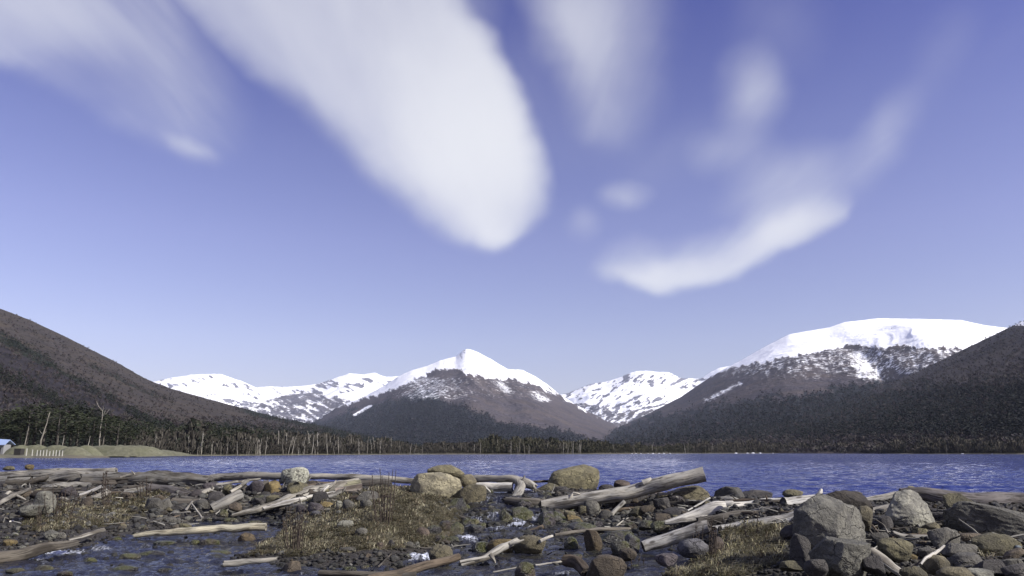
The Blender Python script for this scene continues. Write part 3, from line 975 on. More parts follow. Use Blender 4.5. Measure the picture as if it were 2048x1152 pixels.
# ================================================================ gravel heaps, hut, fence on the far left bank
def heap_material():
    m, gg, bs = new_mat('heap_gravel')
    P = position(gg)
    n1 = gg.noise(P, 1.4, 5.0, 0.7); n2 = gg.noise(P, 0.25, 3.0, 0.5)
    c = gg.mix(gg.step(n1, 0.3, 0.7), (0.078, 0.076, 0.048), (0.130, 0.128, 0.084))
    c = gg.mix(gg.mul(gg.step(n2, 0.4, 0.65), 0.4), c, (0.085, 0.09, 0.045))
    gg.plug(bs.inputs['Base Color'], c); bs.inputs['Roughness'].default_value = 1.0
    bump(gg, bs, n1, 0.5, 0.15)
    return m
M_HEAP = heap_material()
def heap(label, px0, px1, ytop, Y, flat=0.0, seed=0, depth=3.0):
    c = 0.5 * (px0 + px1)
    l = at(px0, 905, Y); r_ = at(px1, 905, Y); tp = at(c, ytop, Y)
    W = (r_.x - l.x) * 0.5 * 2.1
    H = (tp.z - 0.3) * 0.85
    n, mseg = 12, 36
    rr = np.linspace(0, 1, n)
    V = [];
    for i in range(n):
        for j in range(mseg):
            th = j / mseg * 2 * math.pi
            s = rr[i]
            z = H * (1 - max(0.0, (s - flat) / (1 - flat)) ** 2.4) ** 1.6 - 0.05
            x = W * s * math.cos(th); y = depth * s * math.sin(th)
            V.append((x * (1 + 0.10 * float(pn(th * 1.5, seed, 0.5))), y, z * (1 + 0.22 * float(pn(x / 1.4, y / 1.2, seed)) + 0.10 * float(pn(x / 0.5, y / 0.5, seed)))))
    Fc = []
    for i in range(n - 1):
        for j in range(mseg):
            a_ = i * mseg + j; b_ = i * mseg + (j + 1) % mseg
            Fc.append([a_, b_, b_ + mseg, a_ + mseg])
    me = mesh_from('gravel_heap', np.array(V), np.array(Fc), M_HEAP)
    obj('gravel_heap', me, loc=(at(c, 905, Y).x, Y, 0.3), label=label, cat='gravel heap', group='gravel heaps on the far left bank')
heap('small gravel heap beside the metal roofed hut', 22, 56, 886, 172, seed=1)
heap('rounded gravel heap at the foot of the tallest leaning trunk', 50, 94, 885.5, 173, seed=2)
heap('rounded gravel heap behind the row of white posts', 88, 138, 886.5, 172, seed=3)
heap('low gravel heap right of the white posts', 126, 166, 889, 170, seed=4)
heap('narrow gravel heap below the slim pale trunk', 155, 190, 887.5, 173, seed=5)
heap('wide flat topped gravel heap, last before the drowned wood', 192, 290, 888, 178, flat=0.45, seed=6, depth=5)
heap('long low grassy heap tailing off towards the drowned wood', 236, 340, 897.5, 190, flat=0.2, seed=7, depth=4)

def simple_mat(name, c, rough=0.8, metal=0.0, var=0.3, scale=8.0):
    m, gg, bs = new_mat(name)
    n = gg.noise(objcoord(gg), scale, 4.0, 0.6)
    gg.plug(bs.inputs['Base Color'], gg.mix(n, tuple(k * (1 - var) for k in c), tuple(k * (1 + var) for k in c)))
    bs.inputs['Roughness'].default_value = rough; bs.inputs['Metallic'].default_value = metal
    bump(gg, bs, n, 0.15, 0.02)
    return m
def boxmesh(name, x0, x1, y0, y1, z0, z1, mat, taper=1.0):
    V = [(x0, y0, z0), (x1, y0, z0), (x1, y1, z0), (x0, y1, z0)]
    cx, cy = (x0 + x1) / 2, (y0 + y1) / 2
    V += [(cx + (x - cx) * taper, cy + (y - cy) * taper, z1) for x, y, z in V]
    Fc = [[0, 3, 2, 1], [4, 5, 6, 7], [0, 1, 5, 4], [1, 2, 6, 5], [2, 3, 7, 6], [3, 0, 4, 7]]
    return mesh_from(name, V, Fc, mat, False)
M_ROOF = simple_mat('blue_metal_roof', (0.33, 0.42, 0.62), 0.35, 0.3)
M_WALL = simple_mat('grey_board', (0.20, 0.20, 0.20), 0.8)
M_DARK = simple_mat('dark_opening', (0.02, 0.018, 0.016), 0.9)
M_WHITE = simple_mat('white_paint', (0.72, 0.72, 0.70), 0.6, 0, 0.1)
M_POST = simple_mat('weathered_post', (0.42, 0.41, 0.36), 0.8)
def q3(px_, py_, Y): return at(px_, py_, Y)
Yh = 170.0
p0 = q3(-70, 904, Yh); p1 = q3(8, 889, Yh)
hut = obj('hut', None, loc=(p1.x, Yh, 0.3), label='small grey hut with blue metal roof at the left edge of the far bank', cat='hut')
w = p0.x - p1.x
zt = p1.z - 0.3
obj('wall', boxmesh('wall', w, 0, 0, 2.4, -0.3, zt, M_WALL), parent=hut)
zr_ = q3(20, 876, Yh).z - 0.3
V = [(w - .4, -0.8, zt - 0.15), (0.75, -0.8, zt - 0.15), (0.45, 1.2, zt + 0.95), (w - .4, 1.2, zr_ + 0.15), (0.75, 2.8, zt - 0.1), (w - .4, 2.8, zt - 0.1)]
V2 = [(x, y, z + 0.12) for x, y, z in V]
obj('roof', mesh_from('roof', V + V2, [[0, 1, 2, 3], [3, 2, 4, 5], [6, 9, 8, 7], [9, 11, 10, 8], [0, 6, 7, 1], [1, 7, 8, 2], [2, 8, 10, 4], [4, 10, 11, 5], [5, 11, 9, 3], [3, 9, 6, 0]], M_ROOF, False), parent=hut)
for k in range(3):
    dd = obj('door', boxmesh('door', -0.7 - k * 0.85 - 0.3, -0.7 - k * 0.85 + 0.15, -0.04, 0.0, -0.2, zt * 0.72, M_DARK), parent=hut)
    obj('frame', boxmesh('frame', -0.7 - k * 0.85 - 0.36, -0.7 - k * 0.85 - 0.30, -0.06, 0.0, -0.2, zt * 0.75, M_WHITE), parent=dd)
# small white-topped shelter
s0 = q3(27, 903, 166); s1 = q3(42, 903, 166)
sh = obj('shelter', None, loc=(s0.x, 166, 0.3), label='small dark shelter with a white pitched top beside the hut', cat='shelter')
sw = s1.x - s0.x; hz = q3(35, 897, 166).z - 0.3
obj('wall', boxmesh('wall', 0.1, sw - 0.1, 0, 1.4, -0.2, hz, M_DARK), parent=sh)
obj('roof', mesh_from('roof', [(-.1, -.2, hz), (sw + .1, -.2, hz), (sw + .1, 1.6, hz), (-.1, 1.6, hz), (sw / 2, 0.7, hz + 0.42)], [[0, 1, 4, 4], [1, 2, 4, 4], [2, 3, 4, 4], [3, 0, 4, 4]], M_WHITE, False), parent=sh)
post_me = boxmesh('post', -0.06, 0.06, -0.06, 0.06, -0.3, 1.0, M_POST, 0.8)
for k, (x, yt) in enumerate([(54, 897), (65.5, 899), (75, 900), (81.5, 900.5), (87.5, 900.5), (94, 899.5), (100, 902), (107, 901), (113, 900), (119.5, 900.5), (125.5, 901)]):
    Y = 163.0
    tp = at(x, yt, Y)
    o = obj('fence_post', post_me, loc=(tp.x, Y, 0.25), cat='fence post')
    o.scale = (1.2 if k else 1.7, 1.2, (tp.z - 0.25))
    if k:
        o['label'] = 'short pale fence post in the row before the gravel heaps'; o['group'] = 'row of pale fence posts'
    else:
        o['label'] = 'tallest pale fence post, standing apart beside the white topped shelter'
# pale patches of old snow at the foot of the right woods
M_SN2 = simple_mat('old_snow', (0.78, 0.79, 0.82), 0.9, 0, 0.05)
for k, (x, wpx) in enumerate([(1264, 6), (1272, 8), (1282, 7), (1296, 5), (1306, 9), (1318, 7), (1328, 8), (1340, 6), (1472, 12), (1495, 9), (1506, 14), (1520, 10), (1546, 5), (1925, 10), (1984, 6)]):
    Y = float(shore_y(x)) + 1.0
    c = at(x, 906, Y)
    wm = 0.6 * wpx * Y / F
    r = rs(900 + k)
    n = 10
    V = [(0, 0, wm * 0.16)]
    for ring, (s, z) in enumerate([(0.6, 0.12), (1.0, 0.0)]):
        for j in range(n):
            th = j / n * 6.283
            V.append((wm * 0.5 * s * math.cos(th) * r.uniform(.7, 1.2), wm * 0.35 * s * math.sin(th) * r.uniform(.7, 1.2), wm * z * r.uniform(.6, 1.3)))
    Fc = [[0, 1 + j, 1 + (j + 1) % n] for j in range(n)]
    Fc += [[1 + j, 1 + n + j, 1 + n + (j + 1) % n] for j in range(n)] + [[1 + j, 1 + n + (j + 1) % n, 1 + (j + 1) % n] for j in range(n)]
    obj('snow_patch', mesh_from('snow_patch', V, Fc, M_SN2), loc=(c.x, Y, 0.15), cat='snow patch', group='snow patches on the far shore',
        label='%s tiny white snow patch from the left along the far right waterline' % ORD[k])

# ================================================================ near ground
ZT = {
 -700: [(6, -1.3), (13, -1.2), (15.3, -1.0), (16.2, -.9), (18, -.84), (21, -.62), (24.7, -.05), (26.5, .2), (28.6, .15), (31, -.4), (36, -2)],
 0: [(6, -1.3), (13, -1.2), (15.3, -1.1), (16.2, -.9), (18, -.84), (19.6, -.84), (21, -.62), (23.4, -.3), (24.7, -.05), (26.5, .2), (28, .15), (29.5, -.4), (36, -2)],
 150: [(6, -1.3), (15, -1.2), (16.8, -1.05), (17.6, -.85), (19, -.72), (21, -.52), (23.4, -.28), (25, 0), (26.5, .2), (28, .15), (29.5, -.4), (36, -2)],
 300: [(6, -1.3), (17.5, -1.1), (19, -.9), (20, -.78), (22, -.5), (24, -.2), (25.5, .1), (26.8, .15), (27.5, .1), (29, -.5), (36, -2)],
 430: [(6, -1.3), (19, -1.0), (20.5, -.86), (22, -.72), (23.5, -.4), (25, .02), (26, .1), (27, .0), (28.5, -.6), (36, -2)],
 490: [(6, -1.3), (15.3, -1.15), (15.9, -.94), (16.7, -.94), (17.3, -1.05), (20.5, -1.0), (22.2, -.76), (23.5, -.45), (24.8, 0.01), (25.6, .1), (26.6, 0), (28.2, -.65), (36, -2)],
 550: [(6, -1.3), (14.9, -1.12), (15.7, -.92), (17.6, -.80), (18.6, -.84), (19.6, -.93), (21.4, -.92), (22.5, -.76), (23.5, -.5), (24.6, 0), (25.4, .1), (26.3, 0), (28, -.7), (36, -2)],
 600: [(6, -1.3), (14.5, -1.1), (15.6, -.92), (18, -.70), (20, -.58), (21.5, -.48), (22.6, -.3), (23.8, -.05), (25, .1), (26, 0), (28, -.7), (36, -2)],
 750: [(6, -1.3), (14.3, -1.1), (15.2, -.92), (16.6, -.66), (18.4, -.44), (20, -.24), (22, -.03), (23.5, .08), (25, .12), (26, 0), (28, -.7), (36, -2)],
 870: [(6, -1.3), (14.5, -1.15), (16.6, -.98), (17.5, -.85), (19, -.55), (20.5, -.30), (22, -.1), (24, .05), (25, .1), (26, 0), (28, -.7), (36, -2)],
 935: [(6, -1.3), (15, -1.2), (18, -1.02), (19.5, -.9), (20.5, -.8), (21.5, -.55), (22.6, -.3), (24, -.1), (25, 0), (26, -.3), (36, -2)],
 1020: [(6, -1.3), (13, -1.2), (17, -1.1), (20, -.9), (21, -.75), (22, -.5), (23.5, -.25), (25, -.2), (27, -.6), (36, -2)],
 1110: [(6, -1.3), (13, -1.15), (17, -1.1), (20, -.82), (21.5, -.6), (22.6, -.35), (24, -.02), (25, .05), (26, -.1), (28, -.7), (36, -2)],
 1250: [(6, -1.3), (13, -1.1), (16, -1.05), (19, -.92), (20.3, -.78), (21.5, -.55), (23, -.2), (24.2, .04), (25, .0), (27, -.6), (36, -2)],
 1350: [(6, -1.2), (12, -1.0), (13.5, -.88), (14.5, -.95), (16, -1.0), (18.3, -.86), (19.5, -.65), (21, -.3), (22.6, .02), (23.6, 0), (25.5, -.6), (36, -2)],
 1450: [(6, -.95), (12, -.80), (14, -.62), (16, -.50), (17.5, -.32), (19, -.1), (20.3, .05), (21.2, .0), (23, -.5), (36, -2)],
 1600: [(6, -.8), (11, -.62), (14, -.46), (16.5, -.2), (18.3, .0), (19.4, .06), (20.2, .0), (22, -.5), (36, -2)],
 1800: [(6, -.75), (10.5, -.55), (13.5, -.38), (16.5, -.08), (17.8, .05), (18.8, .06), (19.5, -.05), (21.5, -.6), (36, -2)],
 2800: [(6, -.75), (10.5, -.55), (13.5, -.38), (16.5, -.08), (17.8, .05), (18.8, .06), (19.5, -.05), (21.5, -.6), (36, -2)],
}
ZK = sorted(ZT)
def table(T_, keys, px_, Y):
    px_, Y = np.broadcast_arrays(np.asarray(px_, float), np.asarray(Y, float))
    colz = np.stack([np.interp(Y, [p[0] for p in T_[k]], [p[1] for p in T_[k]]) for k in keys])
    pc = np.clip(px_, keys[0], keys[-1])
    i = np.clip(np.searchsorted(keys, pc, side='right') - 1, 0, len(keys) - 2)
    k0 = np.array(keys)[i]; k1 = np.array(keys)[i + 1]
    t = (pc - k0) / (k1 - k0); t = t * t * (3 - 2 * t) * 0.6 + t * 0.4
    return np.take_along_axis(colz, i[None], 0)[0] * (1 - t) + np.take_along_axis(colz, i[None] + 1, 0)[0] * t
AH = ab(1024 + 1000, HOR)[0] / 1000.0       # lateral slope per photo pixel on the horizon row
def zg_exact(px_, Y):
    px_ = np.asarray(px_, float); Y = np.asarray(Y, float)
    X = (px_ - 1024) * AH * Y
    z = table(ZT, ZK, px_, Y)
    fade = sstep(Y, 34, 28)
    return z + (0.075 * fbm(X / 1.1, Y / 1.1, 0.7, 3) + 0.03 * fbm(X / 0.3, Y / 0.3, 5.7, 2)) * fade
_lx = np.arange(-710, 2811, 4.0); _ly = np.arange(3.9, 36.3, 0.06)
_lz = zg_exact(_lx[None, :] + 0 * _ly[:, None], _ly[:, None] + 0 * _lx[None, :])
def zg(px_, Y):
    i = np.clip((np.asarray(Y, float) - _ly[0]) / 0.06, 0, len(_ly) - 1.001); j = np.clip((np.asarray(px_, float) - _lx[0]) / 4.0, 0, len(_lx) - 1.001)
    i0 = i.astype(int); j0 = j.astype(int); u = i - i0; v = j - j0
    return (_lz[i0, j0] * (1 - u) + _lz[i0 + 1, j0] * u) * (1 - v) + (_lz[i0, j0 + 1] * (1 - u) + _lz[i0 + 1, j0 + 1] * u) * v
def gpt(px_, Y):
    """ground point under photo column px_ at depth Y (columns measured on the horizon row)"""
    return np.array([(px_ - 1024) * AH * Y, Y, float(zg(px_, Y))])
def pcol(X, Y): return 1024 + X / Y / AH
_Ys = np.linspace(8.5, 30, 500)
def hit(px_, py_):
    """depth at which the ray of a photo pixel meets the near ground"""
    a_, b_ = ab(px_, py_)
    zz_ = EYE + b_ * _Ys
    gz = zg(pcol(a_ * _Ys, _Ys), _Ys)
    k = np.nonzero(gz >= zz_)[0]
    return float(_Ys[k[0]]) if len(k) else 26.0

def ground_near_material():
    m, gg, bs = new_mat('bank_gravel')
    P = position(gg)
    v = gg.node('ShaderNodeTexVoronoi'); v.inputs['Scale'].default_value = 16.0; gg.plug(v.inputs['Vector'], P)
    v2 = gg.node('ShaderNodeTexVoronoi'); v2.inputs['Scale'].default_value = 38.0; gg.plug(v2.inputs['Vector'], P)
    n = gg.noise(P, 1.1, 5.0, 0.65); n2 = gg.noise(P, 9.0, 4.0, 0.6)
    cv = sepc(gg, v.outputs['Color'])
    peb = gg.ramp(cv[0], [(0.0, (0.010, 0.009, 0.008)), (0.35, (0.024, 0.022, 0.019)), (0.7, (0.045, 0.041, 0.034)), (1.0, (0.07, 0.064, 0.052))])
    c = gg.mix(gg.step(v.outputs['Distance'], 0.25, 0.55), peb, (0.014, 0.011, 0.009))
    c = gg.mix(gg.mul(gg.step(n, 0.42, 0.62), 0.75), c, (0.024, 0.019, 0.014))
    tf = gg.step(gg.add(attr(gg, 'turf'), gg.mul(gg.sub(n2, 0.5), 0.7)), 0.35, 0.65)
    c = gg.mix(tf, c, gg.mix(gg.step(n2, 0.35, 0.65), (0.040, 0.034, 0.020), (0.105, 0.092, 0.056)))
    gg.plug(bs.inputs['Base Color'], c)
    bs.inputs['Roughness'].default_value = 0.9
    h = gg.add(gg.mul(gg.sub(1.0, v.outputs['Distance']), 0.6), gg.add(gg.mul(n2, 0.5), gg.mul(gg.sub(1.0, v2.outputs['Distance']), 0.3)))
    bump(gg, bs, h, 0.9, 0.05)
    return m
gcols = np.linspace(-700, 2800, 560)
grows = np.geomspace(4.0, 36.0, 230)
GX = (gcols[None, :] - 1024) * AH * grows[:, None]
GY = grows[:, None] + 0 * GX
GZ = zg_exact(gcols[None, :] + 0 * GX, GY)
GRASS = {1: [(750, 1040, 175, 62, 5), (840, 1015, 80, 40, 2), (600, 1085, 75, 28, 1.4), (790, 990, 60, 22, 1), (860, 1060, 55, 35, 1), (680, 1075, 110, 32, 1.4), (520, 1100, 40, 10, .4)],
         2: [(175, 1030, 105, 28, 2), (260, 1010, 75, 20, 1.2), (310, 995, 40, 12, .5), (120, 1050, 60, 12, .6)],
         3: [(1390, 1138, 120, 22, 2.4), (1500, 1082, 70, 30, 2), (1545, 1075, 50, 20, 1), (1280, 1130, 50, 22, .8), (1480, 1120, 80, 20, 1), (1950, 1098, 30, 22, .25)]}
GPX = gcols[None, :] + 0 * GX
_b = (GZ - EYE) / GY; _t = math.tan(PITCH)
GPY = 576.0 - (_b - _t) / (1 + _b * _t) * F
turf = np.zeros_like(GX)
for reg in GRASS.values():
    for (cx, cy, rx, ry, _w) in reg:
        turf = np.maximum(turf, sstep(((GPX - cx) / rx) ** 2 + ((GPY - cy) / ry) ** 2, 1.25, 0.6))
turf *= (GZ > -1.02)
me = mesh_from('stream_bank', np.stack([GX, GY, GZ], 2).reshape(-1, 3), grid_faces(*GX.shape), ground_near_material(), True, {'turf': turf.ravel()})
obj('stream_bank', me, kind='structure', label='dark stony bank between the lake and the stream')

# ================================================================ stream
WT = {
 -700: [(4, -1.05), (13, -1.0), (16, -.94), (18, -.88), (20, -.8), (22, -.7), (23.2, -.62), (24.5, -.6), (27, -.6)],
 880: [(4, -1.05), (13, -1.0), (16, -.94), (18, -.88), (20, -.8), (22, -.7), (23.2, -.62), (24.5, -.6), (27, -.6)],
 945: [(4, -1.05), (13, -1.0), (15, -.96), (17, -.90), (18.0, -.86), (18.5, -.74), (20, -.68), (20.8, -.62), (21.5, -.40), (22.4, -.30), (23.2, -.08), (24, -.025), (25.6, -.012), (27, -.012)],
 1090: [(4, -1.05), (13, -1.0), (15, -.96), (17, -.90), (18.0, -.86), (18.5, -.74), (20, -.68), (20.8, -.62), (21.5, -.40), (22.4, -.30), (23.2, -.08), (24, -.025), (25.6, -.012), (27, -.012)],
 1180: [(4, -1.05), (13, -1.0), (16, -.92), (16.8, -.86), (18.5, -.78), (20.5, -.70), (22, -.62), (27, -.6)],
 1600: [(4, -1.05), (13, -1.0), (16, -.92), (18, -.82), (19, -.78), (20.5, -.72), (22, -.66), (27, -.66)],
}
WK = sorted(WT)
def zw(px_, Y): return table(WT, WK, px_, Y)
def whit(px_, py_):
    a_, b_ = ab(px_, py_)
    k = np.nonzero(zw(pcol(a_ * _Ys, _Ys), _Ys) >= EYE + b_ * _Ys)[0]
    return float(_Ys[k[0]]) if len(k) else 24.0
wc = np.linspace(-500, 1480, 460)
wr = np.geomspace(5.0, 25.5, 330)
WX = (wc[None, :] - 1024) * AH * wr[:, None]
WY = wr[:, None] + 0 * WX
WP = wc[None, :] + 0 * WX
W0 = zw(WP, WY)
slope = np.abs(np.gradient(W0, axis=0) / np.gradient(WY, axis=0))
foam = np.clip((slope - 0.12) * 4.0, 0, 1) * 0.80
for (fx, fy, rx, ry, k) in [(150, 1106, 60, 8, 0.75), (225, 1100, 40, 6, 0.55), (105, 1118, 30, 5, 0.45), (800, 1120, 70, 6, 0.75), (850, 1115, 40, 5, 0.8), (690, 1124, 60, 5, 0.45), (590, 1030, 40, 6, 0.55), (510, 1020, 40, 8, 0.6),
                            (940, 1075, 30, 7, 0.7), (1010, 1055, 60, 6, 0.55), (1040, 1050, 60, 6, 0.6), (1230, 1063, 40, 4, 0.4), (620, 1148, 40, 6, 0.45), (300, 1092, 60, 3, 0.4), (470, 1120, 60, 3, 0.25), (350, 1120, 60, 3, 0.35),
                            (1140, 1118, 40, 4, 0.4), (1120, 1150, 30, 8, 0.5)]:
    Yf_ = whit(fx, fy)
    dyy = abs(whit(fx, fy - ry) - whit(fx, fy + ry)) * 0.5 + 0.05
    foam = np.maximum(foam, 1.35 * k * np.exp(-((WP - fx) / rx) ** 2 - ((WY - Yf_) / dyy) ** 2))
rip = 0.12 * fbm(WX / 0.80, WY / 0.40, 2.2, 3, 0.6) + 0.055 * fbm(WX / 0.22, WY / 0.12, 8.2, 2)
rip = rip * (1 + 1.6 * foam) + 0.05 * foam * fbm(WX / 0.15, WY / 0.15, 1.2, 2)
rip *= sstep(25.3 - WY, 0.0, 0.8)
me = mesh_from('stream', np.stack([WX, WY, W0 + rip], 2).reshape(-1, 3), grid_faces(*WX.shape), None, True, {'foam': foam.ravel()})
def stream_material():
    m, gg, bs = new_mat('stream_water')
    P = position(gg)
    n = gg.noise(gg.vmul(P, (0.7, 1.6, 1.6)), 2.2, 4.0, 0.6)
    n2 = gg.noise(gg.vmul(P, (1.0, 2.2, 2.2)), 9.0, 4.0, 0.6)
    fn = gg.noise(gg.vmul(P, (1.0, 2.0, 1.0)), 14.0, 5.0, 0.7)
    fs = gg.noise(gg.vmul(P, (9.0, 1.6, 1.6)), 2.0, 4.0, 0.65, 0.4)
    f = gg.step(gg.add(gg.mul(attr(gg, 'foam'), 0.85), gg.add(gg.mul(gg.sub(fn, 0.5), 1.0), gg.mul(gg.sub(fs, 0.5), 0.9))), 0.42, 0.80)
    bed = gg.mix(gg.step(n, 0.42, 0.66), (0.009, 0.010, 0.020), (0.026, 0.025, 0.018))
    gg.plug(bs.inputs['Base Color'], gg.mix(f, bed, (0.62, 0.65, 0.74)))
    gg.plug(bs.inputs['Roughness'], gg.add(0.06, gg.mul(f, 0.5)))
    bs.inputs['IOR'].default_value = 1.33
    bump(gg, bs, gg.add(gg.mul(n2, 0.6), gg.add(gg.mul(n, 0.6), gg.mul(f, 0.6))), 1.0, 0.10)
    return m
me.materials.append(stream_material())
obj('stream', me, kind='structure', label='shallow rushing stream flowing out of the lake')

# ================================================================ rocks
def rock_material(name, wet=False):
    m, gg, bs = new_mat(name)
    oi = gg.node('ShaderNodeObjectInfo')
    rnd = gg.mul(oi.outputs['Random'], 40.0)
    geo = gg.node('ShaderNodeNewGeometry')
    oc = gg.vadd(geo.outputs['Position'], gg.vec(rnd, gg.mul(rnd, 0.7), gg.mul(rnd, 1.3)))
    n1 = gg.noise(oc, 3.2, 5.0, 0.62, 0.4); n2 = gg.noise(oc, 16.0, 5.0, 0.7); n3 = gg.noise(oc, 55.0, 3.0, 0.6)
    base = oi.outputs['Color']
    dark = gg.mix(1.0, base, (0.42, 0.40, 0.40), 'MULTIPLY')
    lite = gg.mix(1.0, base, (1.35, 1.30, 1.20), 'MULTIPLY')
    c = gg.mix(gg.step(n1, 0.34, 0.66), dark, lite)
    c = gg.mix(gg.mul(gg.step(n2, 0.36, 0.64), 0.55), gg.mix(0.65, c, dark), c)
    c = gg.mix(gg.mul(gg.step(n3, 0.60, 0.70), 0.35), c, lite)
    vo = gg.node('ShaderNodeTexVoronoi', feature='DISTANCE_TO_EDGE')
    vo.inputs['Scale'].default_value = 2.3
    wv_ = gg.node('ShaderNodeVectorMath', operation='MULTIPLY_ADD')
    gg.plug(wv_.inputs[0], gg.noise(oc, 3.0, 4.0, 0.6, out=1)); wv_.inputs[1].default_value = (0.5, 0.5, 0.5); gg.plug(wv_.inputs[2], gg.vmul(oc, (1.0, 1.0, 1.6)))
    gg.plug(vo.inputs['Vector'], wv_.outputs[0])
    crack = gg.mul(gg.step(vo.outputs['Distance'], 0.035, 0.0), gg.step(n1, 0.42, 0.58))
    c = gg.mix(gg.mul(crack, 0.75), c, (0.012, 0.011, 0.010))
    # lichen (amount in the object colour's alpha)
    li = gg.step(gg.add(n2, gg.mul(gg.sub(n1, 0.5), 0.4)), gg.sub(0.80, gg.mul(oi.outputs['Alpha'], 0.35)), gg.sub(0.86, gg.mul(oi.outputs['Alpha'], 0.33)))
    c = gg.mix(gg.mul(li, 0.8), c, (0.42, 0.42, 0.33))
    nz = gg.node('ShaderNodeSeparateXYZ'); gg.plug(nz.inputs[0], geo.outputs['Normal'])
    if wet:
        ms = gg.mul(gg.step(gg.add(n1, gg.mul(nz.outputs[2], 0.12)), 0.50, 0.66), 0.85)
        c = gg.mix(ms, c, (0.055, 0.058, 0.012))
        bs.inputs['Roughness'].default_value = 0.28
    else:
        bs.inputs['Roughness'].default_value = 0.88
    gg.plug(bs.inputs['Base Color'], c)
    bump(gg, bs, gg.sub(gg.add(gg.mul(n2, 0.8), gg.add(gg.mul(n3, 0.3), gg.mul(n1, 0.7))), gg.mul(crack, 0.5)), 1.0, 0.07)
    return m
M_ROCK = rock_material('rock'); M_WET = rock_material('wet_mossy_rock', True)

_ico = {}
def ico(sub):
    if sub not in _ico:
        bm = bmesh.new(); bmesh.ops.create_icosphere(bm, subdivisions=sub, radius=1.0)
        bm.verts.ensure_lookup_table()
        V = np.array([v.co[:] for v in bm.verts]); Fc = np.array([[v.index for v in f.verts] for f in bm.faces])
        bm.free(); _ico[sub] = (V, Fc)
    return _ico[sub]
def rock_shape(seed, sub=4, ang=0.5, lump=0.34, fine=0.05, cuts=None, skew=0.0, flat=None):
    """unit rock in a -0.5..0.5 box; ang 0 rounded .. 1 faceted"""
    V, Fc = ico(sub); V = V.copy()
    r = rs(2000 + seed)
    s = r.rand(3) * 50
    V *= (1 + lump * fbm(V[:, 0] * 1.1 + s[0], V[:, 1] * 1.1 + s[1], V[:, 2] * 1.1 + s[2], 2))[:, None]
    cuts = int(6 + 9 * ang) if cuts is None else cuts
    for k in range(cuts):
        nrm = r.normal(size=3); nrm /= np.linalg.norm(nrm)
        d = r.uniform(0.74 - 0.36 * ang, 0.92 - 0.12 * ang)
        t = V @ nrm - d
        V -= np.where(t > 0, t * (0.55 + 0.43 * ang), 0)[:, None] * nrm[None, :]
    if skew:
        V[:, 0] += skew * V[:, 2] * 0.5
    n = V / (np.linalg.norm(V, axis=1)[:, None] + 1e-9)
    V += n * (fine * fbm(V[:, 0] * 3.2 + s[1], V[:, 1] * 3.2 + s[2], V[:, 2] * 3.2 + s[0], 4, 0.6))[:, None]
    if sub >= 5:
        V += n * (0.030 * fbm(V[:, 0] * 8 + s[1], V[:, 1] * 8, V[:, 2] * 8 + s[0], 3, 0.6) + 0.035 * fbm(V[:, 0] * 4.6 + s[0], V[:, 1] * 4.6, V[:, 2] * 6.0, 3, 0.55, ridged=True))[:, None]
    if sub >= 4:
        crk = fbm(V[:, 0] * 2.6 + s[2], V[:, 1] * 2.6 + s[0], V[:, 2] * 3.4 + s[1], 4, 0.55, ridged=True)
        V += n * ((0.03 + 0.05 * ang) * crk)[:, None]
        st = V[:, 2] * 5.0 + 1.6 * fbm(V[:, 0] * 1.6 + s[0], V[:, 1] * 1.6, V[:, 2] * 1.6, 2)
        V += n * (0.010 * ang * (np.abs((st % 1.0) - 0.5) * 2 - 0.5))[:, None]
    lo, hi = V.min(0), V.max(0)
    V = (V - (lo + hi) / 2) / (hi - lo)
    return V, Fc

def outline_fill(V):
    """share of the bounding box that the outline seen from the front covers"""
    th = np.linspace(0, 2 * np.pi, 40, endpoint=False)
    P = V[:, [0, 2]]
    d = P @ np.stack([np.cos(th), np.sin(th)])
    h = P[d.argmax(0)]
    x, y = h[:, 0], h[:, 1]
    a_ = 0.5 * abs(np.dot(x, np.roll(y, -1)) - np.dot(y, np.roll(x, -1)))
    return a_ / ((x.max() - x.min()) * (y.max() - y.min()))

